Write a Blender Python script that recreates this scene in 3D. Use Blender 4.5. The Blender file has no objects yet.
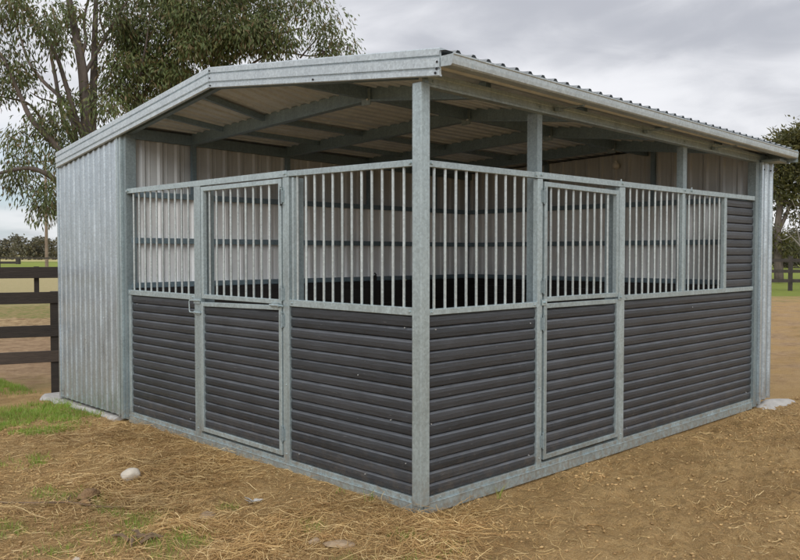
import bpy, bmesh, math, random
import numpy as np
from mathutils import Vector, Matrix

random.seed(7)
rng = np.random.default_rng(11)
SC = bpy.context.scene
COL = SC.collection

# ------------------------------------------------------------------ camera
CAM = Vector((-3.5736, -3.4731, 1.6))
YAW, PITCH, FPX = 0.7973, -0.0322, 805.42          # focal length in pixels of an 800 px wide frame
FWD = Vector((math.cos(YAW) * math.cos(PITCH), math.sin(YAW) * math.cos(PITCH), math.sin(PITCH)))
RGT = Vector((math.sin(YAW), -math.cos(YAW), 0))
UPV = RGT.cross(FWD)
cd = bpy.data.cameras.new('camera')
cam = bpy.data.objects.new('camera', cd)
COL.objects.link(cam)
cam.matrix_world = Matrix(((RGT.x, UPV.x, -FWD.x, CAM.x), (RGT.y, UPV.y, -FWD.y, CAM.y),
                           (RGT.z, UPV.z, -FWD.z, CAM.z), (0, 0, 0, 1)))
cd.sensor_width = 36
cd.lens = 36 * FPX / 800
cd.clip_end = 3000
SC.camera = cam


def at(px, py, depth):
    """world point that lies `depth` metres ahead along a sight line of the photograph"""
    return CAM + (FWD + RGT * ((px - 400) / FPX) + UPV * ((280 - py) / FPX)) * depth


# ------------------------------------------------------------------ world and sun
SUN_EL, SUN_AZ = math.radians(34), math.radians(222)   # direction towards the sun, azimuth from +x towards +y
w = bpy.data.worlds.new('World')
SC.world = w
w.use_nodes = True
nt = w.node_tree
nt.nodes.clear()


class N:
    """tiny node helper"""
    def __init__(self, tree):
        self.t = tree

    def __call__(self, kind, ins=None, **props):
        n = self.t.nodes.new(kind)
        for k, v in props.items():
            setattr(n, k, v)
        for k, v in (ins or {}).items():
            s = n.inputs[k]
            if isinstance(v, bpy.types.NodeSocket):
                self.t.links.new(v, s)
            else:
                s.default_value = v
        return n

    def math(self, op, a, b=None, c=None, clamp=False):
        ins = {0: a}
        if b is not None: ins[1] = b
        if c is not None: ins[2] = c
        return self('ShaderNodeMath', ins, operation=op, use_clamp=clamp).outputs[0]

    def mapr(self, v, a, b, c=0.0, d=1.0, smooth=False):
        n = self('ShaderNodeMapRange', {0: v, 1: a, 2: b, 3: c, 4: d})
        n.clamp = True
        if smooth: n.interpolation_type = 'SMOOTHSTEP'
        return n.outputs[0]

    def mix(self, f, a, b, blend='MIX'):
        n = self('ShaderNodeMix', data_type='RGBA', blend_type=blend)
        for i, v in ((0, f), (6, a), (7, b)):
            if isinstance(v, bpy.types.NodeSocket): self.t.links.new(v, n.inputs[i])
            else: n.inputs[i].default_value = v if i == 0 else (*v[:3], 1)
        return n.outputs[2]

    def noise(self, vec, scale, detail=4, rough=.55, dist=0.0, off=None):
        if off is not None:
            vec = self('ShaderNodeVectorMath', {0: vec, 1: off}, operation='ADD').outputs[0]
        return self('ShaderNodeTexNoise', {'Vector': vec, 'Scale': scale, 'Detail': detail, 'Roughness': rough,
                                           'Distortion': dist}).outputs[0]

    def scale(self, vec, s):
        return self('ShaderNodeVectorMath', {0: vec, 1: s}, operation='MULTIPLY').outputs[0]


n = N(nt)
sky = n('ShaderNodeTexSky', sky_type='NISHITA', sun_disc=False, sun_elevation=SUN_EL,
        sun_rotation=math.radians(90) - SUN_AZ, altitude=50, air_density=1.0, dust_density=1.2, ozone_density=1.5)
tc = n('ShaderNodeTexCoord').outputs['Generated']
sep = n('ShaderNodeSeparateXYZ', {0: tc})
zc = n.math('MAXIMUM', sep.outputs[2], 0.0)
den = n.math('ADD', zc, 0.16)
pv = n('ShaderNodeCombineXYZ', {0: n.math('DIVIDE', sep.outputs[0], den), 1: n.math('DIVIDE', sep.outputs[1], den), 2: 0.0}).outputs[0]
big = n.noise(pv, 0.85, 4, .5, .25, (3.1, 1.7, 0))
fine = n.noise(pv, 3.1, 6, .6, .5, (7.3, 2.2, 0))
cl = n.math('ADD', n.math('MULTIPLY', big, .82), n.math('MULTIPLY', fine, .18))
shade = n.mapr(cl, .36, .60, 0, 1, True)
c_cloud = n.mix(shade, (4.3, 4.4, 4.8), (8.0, 8.0, 8.25))
elev = n.mapr(zc, 0.15, 0.95, 1.0, 1.45)
c_cloud = n.mix(1.0, c_cloud, n('ShaderNodeCombineColor', {0: elev, 1: elev, 2: elev}).outputs[0], 'MULTIPLY')
# a clear strip low over the paddock on the left
lf = n('ShaderNodeVectorMath', {0: tc, 1: tuple((at(-60, 250, 1) - CAM).normalized())}, operation='DOT_PRODUCT').outputs['Value']
gap = n.math('MULTIPLY', n.mapr(lf, .80, .95, 0, 1, True), n.mapr(zc, .045, .19, 1, 0, True))
gap = n.math('MULTIPLY', gap, n.mapr(n.noise(n.scale(tc, (4, 4, 26)), 1.0, 4), .36, .60, 1.0, .25, True))
blue = n.mix(.55, (4.0, 5.6, 7.4), sky.outputs[0])
c_sky = n.mix(n.math('MULTIPLY', gap, .9), c_cloud, blue)
c_sky = n.mix(.06, c_sky, sky.outputs[0])
bg = n('ShaderNodeBackground', {0: c_sky, 1: 0.1})
n('ShaderNodeOutputWorld', {0: bg.outputs[0]})

sl = bpy.data.lights.new('sun', 'SUN')
sl.energy = 1.5
sl.angle = math.radians(38)
sl.color = (1, .985, .95)
so = bpy.data.objects.new('sun', sl)
COL.objects.link(so)
sd = Vector((math.cos(SUN_AZ) * math.cos(SUN_EL), math.sin(SUN_AZ) * math.cos(SUN_EL), math.sin(SUN_EL)))
so.rotation_euler = sd.to_track_quat('Z', 'Y').to_euler()
so.location = (-6, -6, 9)

vs = SC.view_settings
vs.view_transform = 'Standard'
vs.look = 'None'
vs.exposure = 0.2
vs.gamma = 1
vs.use_curve_mapping = False


# ------------------------------------------------------------------ materials
def material(name):
    m = bpy.data.materials.new(name)
    m.use_nodes = True
    t = m.node_tree
    t.nodes.clear()
    n = N(t)
    p = n('ShaderNodeBsdfPrincipled')
    n('ShaderNodeOutputMaterial', {0: p.outputs[0]})
    pos = n('ShaderNodeNewGeometry')
    return m, n, p, pos


def setin(n, p, **kw):
    for k, v in kw.items():
        s = p.inputs[k.replace('_', ' ')]
        if isinstance(v, bpy.types.NodeSocket): n.t.links.new(v, s)
        elif isinstance(v, tuple): s.default_value = (*v[:3], 1)
        else: s.default_value = v


def galv(name, col, metallic=.55, rough=.42, streak=1.0, fleck=1.0):
    m, n, p, g = material(name)
    P = g.outputs['Position']
    v = n('ShaderNodeTexVoronoi', {'Vector': P, 'Scale': 70.0}).outputs['Color']
    sp = n('ShaderNodeSeparateColor', {0: v}).outputs[0]
    big = n.noise(n.scale(P, (1, 1, .45)), 5.5, 6, .65)
    st = n.noise(n.scale(P, (1, 1, .06)), 30, 4, .6)
    a = n.mapr(sp, 0, 1, .86, 1.10)
    b = n.mapr(big, .3, .7, .89, 1.08)
    c = n.mapr(st, .3, .7, 1 - .10 * streak, 1 + .07 * streak)
    k = n.math('MULTIPLY', n.math('MULTIPLY', a, b), c)
    k = n.math('MULTIPLY', k, n.mapr(n('ShaderNodeObjectInfo').outputs['Random'], 0, 1, .90, 1.10))
    base = n.mix(1.0, col, n('ShaderNodeCombineColor', {0: k, 1: k, 2: k}).outputs[0], 'MULTIPLY')
    fl = n.mapr(n.noise(P, 120, 2, .5), .69, .74, 0, .55 * fleck)
    base = n.mix(fl, base, (.78, .80, .80))
    sc_ = n.mapr(n.noise(n.scale(P, (1, 1, 3)), 38, 3, .6), .66, .72, 0, .35 * fleck)
    base = n.mix(sc_, base, (.27, .29, .29))
    # splashed soil low down on the metal
    sz = n('ShaderNodeSeparateXYZ', {0: P}).outputs[2]
    dirt = n.math('MULTIPLY', n.mapr(sz, .30, -.05, 0, 1, True), n.mapr(n.noise(P, 22, 5, .65), .42, .70, 0, .75))
    base = n.mix(dirt, base, (.30, .23, .15))
    bmp = n('ShaderNodeBump', {'Strength': .12, 'Distance': .01, 'Height': n.noise(P, 26, 5)}).outputs[0]
    setin(n, p, Base_Color=base, Metallic=metallic, Roughness=n.mapr(big, .3, .7, rough - .07, rough + .12), Normal=bmp)
    return m


M = {}
M['galv'] = galv('galvanised_steel', (.42, .505, .525))
M['bar'] = galv('galvanised_bar', (.47, .53, .535), .5, .40)
M['dull'] = galv('dull_galvanised_steel', (.27, .335, .355), .45, .5)
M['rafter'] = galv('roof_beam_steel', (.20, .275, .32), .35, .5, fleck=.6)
M['sheet'] = galv('zinc_wall_sheet', (.52, .60, .655), .7, .32, 1.3, .12)
M['barge'] = galv('zinc_barge_sheet', (.54, .61, .645), .5, .38, .6, .4)
M['gutter'] = galv('gutter_steel', (.45, .515, .54), .35, .42, .6, .3)
M['roof'] = galv('roof_sheet', (.33, .35, .36), .4, .45, .6, .3)


def liner(name, col, stain):
    m, n, p, g = material(name)
    P = g.outputs['Position']
    big = n.noise(n.scale(P, (1, 1, .35)), 3.0, 6, .65)
    st = n.noise(n.scale(P, (1, 1, .05)), 26, 4, .6)
    k = n.math('MULTIPLY', n.mapr(big, .3, .7, 1 - stain, 1 + stain * .5), n.mapr(st, .3, .7, 1 - stain * .6, 1.05))
    base = n.mix(1.0, col, n('ShaderNodeCombineColor', {0: k, 1: k, 2: k}).outputs[0], 'MULTIPLY')
    base = n.mix(n.mapr(n.noise(P, 14, 5, .7), .60, .75, 0, .35), base, tuple(c * .62 for c in col))
    setin(n, p, Base_Color=base, Roughness=.55, Metallic=.1)
    return m


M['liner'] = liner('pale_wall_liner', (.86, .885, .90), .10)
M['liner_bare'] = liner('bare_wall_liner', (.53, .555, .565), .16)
M['ceiling'] = liner('roof_liner', (.62, .66, .685), .14)


def board_mat(name, col, alt):
    m, n, p, g = material(name)
    P = g.outputs['Position']
    ri = g.outputs['Random Per Island']
    stv = n.scale(P, (1.2, 1.2, 26))
    s1 = n.noise(stv, 3.2, 5, .65)
    s2 = n.noise(n.scale(P, (3, 3, 90)), 4.0, 3, .6)
    big = n.noise(P, 2.2, 4, .6)
    base = n.mix(n.mapr(ri, 0, 1, 0, 1), col, alt)
    k = n.math('MULTIPLY', n.mapr(s1, .28, .72, .80, 1.2), n.mapr(s2, .3, .7, .85, 1.16))
    k = n.math('MULTIPLY', k, n.mapr(big, .3, .7, .80, 1.2))
    base = n.mix(1.0, base, n('ShaderNodeCombineColor', {0: k, 1: k, 2: k}).outputs[0], 'MULTIPLY')
    dust = n.mapr(n.noise(n.scale(P, (1, 1, 10)), 4.2, 6, .7), .57, .76, 0, .42)
    base = n.mix(dust, base, (.088, .088, .088))
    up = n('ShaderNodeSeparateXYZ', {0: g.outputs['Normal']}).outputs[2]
    lip_highlight = n.math('MULTIPLY', n.mapr(up, .25, .70), n.mapr(n.noise(n.scale(P, (2, 2, 12)), 3.0, 4, .6, 0.0, (8, 1, 3)), .3, .6, .25, .85))
    base = n.mix(lip_highlight, base, tuple(min(c * 2.9, .3) for c in alt))  # sky highlight on the boards' up-facing lips, painted as a lighter colour
    scr = n.mapr(n.noise(n.scale(P, (5, 5, 75)), 3.0, 2, .5, .3, (4, 4, 9)), .735, .765, 0, .6)
    base = n.mix(scr, base, (.26, .26, .25))
    sz = n('ShaderNodeSeparateXYZ', {0: P}).outputs[2]
    dirt = n.math('MULTIPLY', n.mapr(sz, .42, .0, 0, 1, True), n.mapr(n.noise(P, 16, 5, .7), .45, .75, 0, .40))
    base = n.mix(dirt, base, (.17, .135, .095))
    bmp = n('ShaderNodeBump', {'Strength': .25, 'Distance': .01, 'Height': n.math('ADD', s1, s2)}).outputs[0]
    setin(n, p, Base_Color=base, Roughness=n.mapr(s1, .3, .7, .30, .50), Normal=bmp)
    return m


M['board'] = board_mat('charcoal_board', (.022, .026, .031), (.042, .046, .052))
M['kick'] = board_mat('shaded_kick_board', (.020, .018, .018), (.028, .025, .024))  # darker copy of the board colour, with the dim interior's shade painted in


def simple(name, col, rough=.7, var=.25, scale=8, metallic=0.0, bump=.3, stretch=(1, 1, 1)):
    m, n, p, g = material(name)
    P = n.scale(g.outputs['Position'], stretch)
    f = n.noise(P, scale, 6, .65)
    k = n.mapr(f, .28, .72, 1 - var, 1 + var)
    base = n.mix(1.0, col, n('ShaderNodeCombineColor', {0: k, 1: k, 2: k}).outputs[0], 'MULTIPLY')
    bmp = n('ShaderNodeBump', {'Strength': bump, 'Distance': .02, 'Height': n.noise(P, scale * 3, 5)}).outputs[0]
    setin(n, p, Base_Color=base, Roughness=rough, Metallic=metallic, Normal=bmp)
    return m


M['concrete'] = simple('concrete', (.40, .385, .36), .85, .22, 9)
M['stone'] = simple('pale_stone', (.52, .47, .39), .8, .14, 9)
M['brownstone'] = simple('brown_stone', (.34, .25, .16), .9, .25, 14)
M['fence'] = simple('dark_stained_timber', (.024, .0175, .013), .75, .35, 5, stretch=(1, 1, 7))
M['fence_worn'] = simple('worn_timber', (.055, .040, .030), .8, .35, 5, stretch=(1, 1, 7))
M['dryfence'] = simple('grey_timber', (.045, .037, .032), .85, .3, 4)
M['black'] = simple('black_hole', (.012, .012, .013), .6, .2)
M['bark'] = simple('gum_bark', (.115, .092, .078), .85, .45, 3.5, stretch=(2, 2, .5))
M['palebark'] = simple('pale_branch', (.20, .18, .16), .85, .3, 3)
M['earth'] = simple('brown_earth', (.24, .145, .07), .95, .35, 20, bump=.8)
M['bits'] = simple('brown_bark', (.17, .115, .07), .9, .35, 12)
M['pole'] = simple('pole_timber', (.22, .16, .12), .85, .25, 2)
M['white'] = simple('white_enamel', (.75, .74, .70), .4, .05)
M['scrap'] = simple('white_scrap', (.50, .485, .45), .6, .15, 20)
M['hose'] = simple('black_strap', (.022, .022, .022), .5, .2)
M['zinc_bolt'] = simple('zinc_bolt', (.62, .64, .64), .35, .1, 40, .6)


def leafy(name, cols, trans=.25, rough=.55):
    """leaf colour differs leaf by leaf"""
    m, n, p, g = material(name)
    ri = g.outputs['Random Per Island']
    r = n('ShaderNodeValToRGB', {0: ri})
    e = r.color_ramp.elements
    e[0].position, e[0].color = 0, (*cols[0], 1)
    e[1].position, e[1].color = 1, (*cols[-1], 1)
    for i, c in enumerate(cols[1:-1]):
        x = e.new((i + 1) / (len(cols) - 1))
        x.color = (*c, 1)
    f = n.noise(g.outputs['Position'], .9, 4, .6)
    k = n.mapr(f, .3, .7, .72, 1.3)
    base = n.mix(1.0, r.outputs[0], n('ShaderNodeCombineColor', {0: k, 1: k, 2: k}).outputs[0], 'MULTIPLY')
    setin(n, p, Base_Color=base, Roughness=rough)
    tr = n('ShaderNodeBsdfTranslucent', {0: base})
    ms = n('ShaderNodeMixShader', {0: trans, 1: p.outputs[0], 2: tr.outputs[0]})
    out = [x for x in n.t.nodes if x.type == 'OUTPUT_MATERIAL'][0]
    n.t.links.new(ms.outputs[0], out.inputs[0])
    return m


M['gumleaf'] = leafy('gum_leaves', [(.066, .096, .026), (.115, .148, .046), (.085, .118, .036), (.16, .18, .066), (.15, .10, .046), (.10, .132, .04)])
M['pineleaf'] = leafy('pine_needles', [(.06, .068, .024), (.10, .098, .030), (.135, .120, .034), (.07, .074, .03)])
M['farleaf'] = leafy('far_leaves', [(.075, .075, .045), (.10, .095, .055), (.125, .105, .06), (.085, .09, .05)], .1)
M['straw'] = leafy('straw', [(.24, .13, .048), (.50, .33, .13), (.32, .18, .068), (.42, .26, .10), (.62, .44, .19), (.78, .60, .31)], .1, .6)
M['grass'] = leafy('grass_blades', [(.17, .31, .034), (.24, .38, .05), (.32, .38, .075), (.20, .34, .04), (.40, .36, .12)], .3, .5)
M['clod'] = leafy('soil_clods', [(.42, .27, .12), (.54, .37, .17), (.32, .20, .085), (.48, .32, .15)], 0.0, .95)


# ------------------------------------------------------------------ mesh helpers
class MB:
    def __init__(self):
        self.v, self.f = [], []

    def add(self, vs, fs):
        o = len(self.v)
        self.v += [tuple(x) for x in vs]
        self.f += [tuple(i + o for i in f) for f in fs]
        return self

    def hexa(self, p):
        """8 corners: bottom ring 0-3 counter-clockwise seen from above, top ring 4-7"""
        return self.add(p, [(3, 2, 1, 0), (4, 5, 6, 7), (0, 1, 5, 4), (1, 2, 6, 5), (2, 3, 7, 6), (3, 0, 4, 7)])

    def box(self, x0, x1, y0, y1, z0, z1):
        return self.hexa([(x0, y0, z0), (x1, y0, z0), (x1, y1, z0), (x0, y1, z0),
                          (x0, y0, z1), (x1, y0, z1), (x1, y1, z1), (x0, y1, z1)])

    def tube(self, pts, rad, k=8, caps=True):
        pts = [Vector(p) for p in pts]
        if not isinstance(rad, (list, tuple)): rad = [rad] * len(pts)
        o = len(self.v)
        prev = None
        for i, p in enumerate(pts):
            d = (pts[min(i + 1, len(pts) - 1)] - pts[max(i - 1, 0)]).normalized()
            if prev is None:
                a = d.orthogonal().normalized()
            else:
                a = (prev - d * prev.dot(d))
                a = a.normalized() if a.length > 1e-5 else d.orthogonal().normalized()
            prev = a
            b = d.cross(a)
            for j in range(k):
                t = 2 * math.pi * j / k
                self.v.append(tuple(p + (a * math.cos(t) + b * math.sin(t)) * rad[i]))
        for i in range(len(pts) - 1):
            for j in range(k):
                q = (j + 1) % k
                self.f.append((o + i * k + j, o + i * k + q, o + (i + 1) * k + q, o + (i + 1) * k + j))
        if caps:
            self.f.append(tuple(o + j for j in reversed(range(k))))
            self.f.append(tuple(o + (len(pts) - 1) * k + j for j in range(k)))
        return self

    def loft(self, rings, closed=True, caps=True):
        o = len(self.v)
        k = len(rings[0])
        for r in rings: self.v += [tuple(p) for p in r]
        for i in range(len(rings) - 1):
            for j in range(k if closed else k - 1):
                q = (j + 1) % k
                self.f.append((o + i * k + j, o + i * k + q, o + (i + 1) * k + q, o + (i + 1) * k + j))
        if closed and caps:
            self.f.append(tuple(o + j for j in reversed(range(k))))
            self.f.append(tuple(o + (len(rings) - 1) * k + j for j in range(k)))
        return self

    def build(self, name, mat, parent=None, smooth=False, bevel=0.0):
        me = bpy.data.meshes.new(name)
        me.from_pydata(self.v, [], self.f)
        me.materials.append(mat)
        if smooth: me.polygons.foreach_set('use_smooth', [True] * len(me.polygons))
        bm = bmesh.new()
        bm.from_mesh(me)
        bmesh.ops.recalc_face_normals(bm, faces=bm.faces)
        bm.to_mesh(me)
        bm.free()
        ob = bpy.data.objects.new(name, me)
        COL.objects.link(ob)
        if parent is not None: ob.parent = parent
        if bevel:
            b = ob.modifiers.new('soft_edge', 'BEVEL')
            b.width = bevel
            b.segments = 2
            b.limit_method = 'ANGLE'
        return ob


def fast_mesh(name, verts, faces, mat, parent=None):
    """big soups of quads from numpy arrays"""
    me = bpy.data.meshes.new(name)
    nv, nf = len(verts), len(faces)
    me.vertices.add(nv)
    me.vertices.foreach_set('co', np.ascontiguousarray(verts, dtype=np.float32).ravel())
    k = faces.shape[1]
    me.loops.add(nf * k)
    me.loops.foreach_set('vertex_index', np.ascontiguousarray(faces, dtype=np.int32).ravel())
    me.polygons.add(nf)
    me.polygons.foreach_set('loop_start', np.arange(0, nf * k, k, dtype=np.int32))
    me.update(calc_edges=True)
    me.materials.append(mat)
    ob = bpy.data.objects.new(name, me)
    COL.objects.link(ob)
    if parent is not None: ob.parent = parent
    return ob


def tag(o, label=None, cat=None, group=None, kind=None):
    if label: o['label'] = label
    if cat: o['category'] = cat
    if group: o['group'] = group
    if kind: o['kind'] = kind
    return o


def empty(name, loc=(0, 0, 0)):
    o = bpy.data.objects.new(name, None)
    o.location = loc
    o.empty_display_size = .2
    COL.objects.link(o)
    return o


def keep_world(root):
    """children were modelled in world coordinates: cancel the root's offset"""
    for c in root.children:
        c.matrix_parent_inverse = Matrix.Translation(-Vector(root.location))


# ------------------------------------------------------------------ noise shared by ground and straw
_perm = rng.random((256, 256))


def vnoise(x, y):
    xi, yi = np.floor(x).astype(int), np.floor(y).astype(int)
    xf, yf = x - xi, y - yi
    u, v = xf * xf * (3 - 2 * xf), yf * yf * (3 - 2 * yf)
    g = lambda a, b: _perm[a & 255, b & 255]
    return (g(xi, yi) * (1 - u) + g(xi + 1, yi) * u) * (1 - v) + (g(xi, yi + 1) * (1 - u) + g(xi + 1, yi + 1) * u) * v


def fbm(x, y, s, o=4):
    t, a, n_ = 0, 1, 0
    for i in range(o):
        t = t + a * vnoise(x * s + 17.3 * i + 5, y * s + 9.1 * i + 40)
        n_ += a
        a *= .5
        s *= 2.03
    return t / n_


def sm(v, a, b):
    t = np.clip((v - a) / (b - a), 0, 1)
    return t * t * (3 - 2 * t)


def straw_mask(x, y):
    a = -x
    s = sm(a, 1.95, .75) * sm(y, -.95, -.35) * sm(y, 4.3, 3.2) * (x < .02)
    wv = (fbm(x, y, 2.3, 3) - .5) * 1.1
    s2 = sm(x + wv, 1.15, -.1) * sm(-y + wv * .6, 1.15, .2) * (y < .02) * (x > -.3)
    base = .34 * (x < .2) * sm(a, 3.0, 1.7) + .07
    m = np.maximum(np.maximum(s, s2 * .8), base) * (1 - .7 * grass_mask(x, y))
    return m * (0.35 + 1.2 * sm(fbm(x, y, 1.7, 3), .30, .66))


GRASS = [(-.75, 4.85, .85), (-.35, 5.1, .65), (-1.15, 4.75, .6), (-.75, 4.3, .4), (.1, 7.4, .9), (-.95, 4.35, .35), (-.2, 4.6, .35), (.2, 7.0, .8), (-.35, 7.2, .6), (.9, 6.6, .45),
         (-1.62, 1.15, .42), (-1.45, 1.45, .30), (-1.75, .95, .42), (-1.30, .60, .32), (-1.35, 1.2, .28), (-1.95, 1.5, .3),
         (-1.15, .35, .26), (-.72, -.20, .22), (-.55, -.38, .20), (-.35, -.62, .22), (-.40, -.22, .17), (-.62, .35, .14), (-1.25, 1.75, .2),
         (-.72, 1.05, .10), (-1.45, 2.1, .25), (-1.3, 3.2, .25)]


def grass_mask(x, y):
    m = np.zeros_like(x)
    for gx, gy, r in GRASS:
        d = np.hypot(x - gx, y - gy) / r
        m = np.maximum(m, sm(d, 1.15, .35))
    return m * sm(fbm(x, y, 4.6, 4), np.where(y > 3.6, .28, .42), np.where(y > 3.6, .48, .64))


def ground_h(x, y):
    far = sm(np.hypot(x, y), 16, 7)
    lump = (fbm(x, y, .8, 3) - .5) * .07 + (fbm(x, y, 4.2, 4) - .5) * .055 + (fbm(x, y, 13, 3) - .5) * (.034 + .040 * sm(x, -.2, .6))
    left = (x < .1) * sm(-x, 1.0, .05) * sm(y, -.4, .5) * sm(y, 4.2, 3.4) * .035
    inside = sm(np.minimum(x, y), -.06, .06)
    dip = sm(np.hypot(x + .52, y - 1.1), .30, .03) * -.05
    near = np.exp(-(x ** 2 + y ** 2) / .16) * .022 * (1 - inside)
    base = sm(-y, .22, .0) * sm(x, .1, .5) * sm(x, 5.0, 4.4) * (y < .01) * .018
    return -.052 - near - base + lump * far * (1 - inside * .85) + left + dip


# ------------------------------------------------------------------ ground
def grad_axis(lo, hi, step, far_lo, far_hi):
    core = np.arange(lo, hi + step / 2, step)
    a, s = [], step
    x = hi
    while x < far_hi:
        s *= 1.16
        x += s
        a.append(x)
    b, s = [], step
    x = lo
    while x > far_lo:
        s *= 1.16
        x -= s
        b.append(x)
    return np.array(b[::-1] + list(core) + a)


gx = grad_axis(-2.6, 5.8, .026, -900, 1900)
gy = grad_axis(-2.2, 6.4, .026, -900, 1900)
GX, GY = np.meshgrid(gx, gy, indexing='ij')
GZ = ground_h(GX, GY)
verts = np.stack([GX, GY, GZ], -1).reshape(-1, 3)
nx, ny = len(gx), len(gy)
ii, jj = np.meshgrid(np.arange(nx - 1), np.arange(ny - 1), indexing='ij')
q = (ii * ny + jj).ravel()
faces = np.stack([q, q + ny, q + ny + 1, q + 1], 1)


def ground_material():
    m, n, p, g = material('paddock_soil')
    P = g.outputs['Position']
    straw = n('ShaderNodeAttribute', attribute_name='straw').outputs['Fac']
    grass = n('ShaderNodeAttribute', attribute_name='turf').outputs['Fac']
    f1 = n.noise(P, 1.3, 5, .6)
    f2 = n.noise(P, 9, 6, .7)
    f3 = n.noise(P, 55, 5, .7)
    soil = n.mix(n.mapr(f2, .3, .7), (.42, .262, .108), (.63, .43, .20))
    soil = n.mix(n.mapr(f1, .38, .66), soil, (.47, .30, .128))
    soil = n.mix(n.mapr(f3, .55, .75, 0, .6), soil, (.58, .44, .25))
    soil = n.mix(n.mapr(f3, .42, .28, 0, .6), soil, (.15, .09, .044))
    f4 = n.noise(P, 150, 4, .7)
    soil = n.mix(n.mapr(f4, .52, .70, 0, .55), soil, (.74, .57, .32))
    soil = n.mix(n.mapr(f4, .46, .32, 0, .6), soil, (.18, .105, .045))
    patch = n.noise(n.scale(P, (1, 1.6, 1)), .75, 4, .6, .4, (2.2, 5.1, 0))
    soil = n.mix(n.mapr(patch, .50, .66, 0, .55), soil, n.mix(1.0, soil, (.60, .56, .52), 'MULTIPLY'))
    # short fibres trodden into the soil
    w1 = n.noise(n.scale(P, (9, 60, 20)), 1.0, 3, .6, 1.2)
    w2 = n.noise(n.scale(P, (64, 12, 20)), 1.0, 3, .6, 1.4, (5, 2, 1))
    fib = n.mapr(n.math('MAXIMUM', w1, w2), .62, .70)
    soil = n.mix(n.math('MULTIPLY', fib, n.mapr(straw, 0, .7, .30, .85)), soil, (.60, .43, .20))
    soil = n.mix(n.mapr(straw, .2, 1.0, 0, .45), soil, (.40, .245, .092))
    soil = n.mix(n.mapr(grass, .1, .9, 0, .45), soil, n.mix(f2, (.19, .22, .055), (.32, .26, .10)))
    # paddocks further off, by their distance along the view
    dist = n('ShaderNodeVectorMath', {0: n('ShaderNodeVectorMath', {0: P, 1: tuple(CAM)}, operation='SUBTRACT').outputs[0],
                                      1: (math.cos(YAW), math.sin(YAW), 0)}, operation='DOT_PRODUCT').outputs['Value']
    side = n('ShaderNodeVectorMath', {0: n('ShaderNodeVectorMath', {0: P, 1: tuple(CAM)}, operation='SUBTRACT').outputs[0],
                                      1: tuple(RGT)}, operation='DOT_PRODUCT').outputs['Value']
    dn = n.math('ADD', n.math('MULTIPLY', dist, n.mapr(n.noise(P, .22, 4, .6), .3, .7, .90, 1.10)),
                n.mapr(n.noise(P, 1.4, 4, .6), .3, .7, -.7, .7))
    pf = n.noise(P, .6, 6, .7)
    pf2 = n.noise(P, 6, 5, .7)
    pink = n.mix(n.mapr(pf2, .35, .65), (.30, .19, .105), (.52, .36, .215))
    dry = n.mix(n.mapr(pf2, .3, .7), (.50, .41, .23), (.38, .33, .15))
    green = n.mix(n.mapr(pf, .3, .7), (.27, .30, .062), (.20, .26, .05))
    mixg = n.mix(n.mapr(pf2, .42, .58), (.20, .22, .06), (.40, .29, .14))
    litter = n.mix(n.mapr(pf2, .40, .60), (.27, .17, .08), (.58, .42, .23))
    left = n.mix(n.mapr(dn, 10.2, 11.2), soil, pink)
    left = n.mix(n.mapr(dn, 16.0, 16.8), left, litter)
    left = n.mix(n.mapr(dn, 19.6, 20.6), left, mixg)
    left = n.mix(n.mapr(dn, 25.5, 28), left, dry)
    left = n.mix(n.mapr(dn, 60, 72), left, green)
    left = n.mix(n.mapr(dn, 165, 200), left, (.46, .40, .19))
    right = n.mix(n.mapr(dn, 9.5, 12), soil, n.mix(n.mapr(f1, .35, .6), pink, soil))
    right = n.mix(n.math('MULTIPLY', n.mapr(dn, 15, 17), n.mapr(pf, .56, .64, 0, .8)), right, mixg)
    right = n.mix(n.mapr(dn, 29, 32), right, n.mix(.5, green, (.22, .26, .055)))
    right = n.mix(n.mapr(dn, 100, 130), right, n.mix(.5, green, dry))
    col = n.mix(n.mapr(side, -1.5, 1.5), left, right)
    h = n.math('ADD', n.math('MULTIPLY', f2, .6), n.math('ADD', n.math('MULTIPLY', f3, .75), n.math('ADD', n.math('MULTIPLY', fib, .35), n.math('MULTIPLY', f4, .35))))
    bmp = n('ShaderNodeBump', {'Strength': .9, 'Distance': .05, 'Height': h}).outputs[0]
    setin(n, p, Base_Color=col, Roughness=.95, Normal=bmp)
    p.inputs['Specular IOR Level'].default_value = .15
    return m


gm = ground_material()
go = fast_mesh('ground', verts, faces, gm)
go.data.polygons.foreach_set('use_smooth', np.ones(len(faces), dtype=bool))
for nm, fn in (('straw', straw_mask), ('turf', grass_mask)):
    a = go.data.attributes.new(nm, 'FLOAT', 'POINT')
    a.data.foreach_set('value', np.clip(fn(GX, GY), 0, 1).astype(np.float32).ravel())
tag(go, kind='structure')

# ------------------------------------------------------------------ the stable
ST = tag(empty('horse_stable', (0, 0, 0)),
         'galvanised steel corner stable with charcoal board walls, barred upper halves and a low pitched roof', 'stable')

SLOPE_U = .0165


def sheet_z(u, v):
    """pan of the roof sheet above plan point u (along the right front), v (along the left front)"""
    return 3.083 - (.119 * (2.38 - v) if v < 2.38 else .1278 * (v - 2.38)) - SLOPE_U * u


def lin_z(u, v):
    """underside lining: follows the sheets at the gable, runs straight from the third of the span inside"""
    z = sheet_z(u, v) - .016
    if 1.30 < v < 4.06:
        a, b = sheet_z(u, 1.30) - .016, sheet_z(u, 4.06) - .016
        k = min(max(u / .72, 0), 1)
        z += k * (a + (b - a) * (v - 1.30) / 2.76 - z)
    return z


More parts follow.
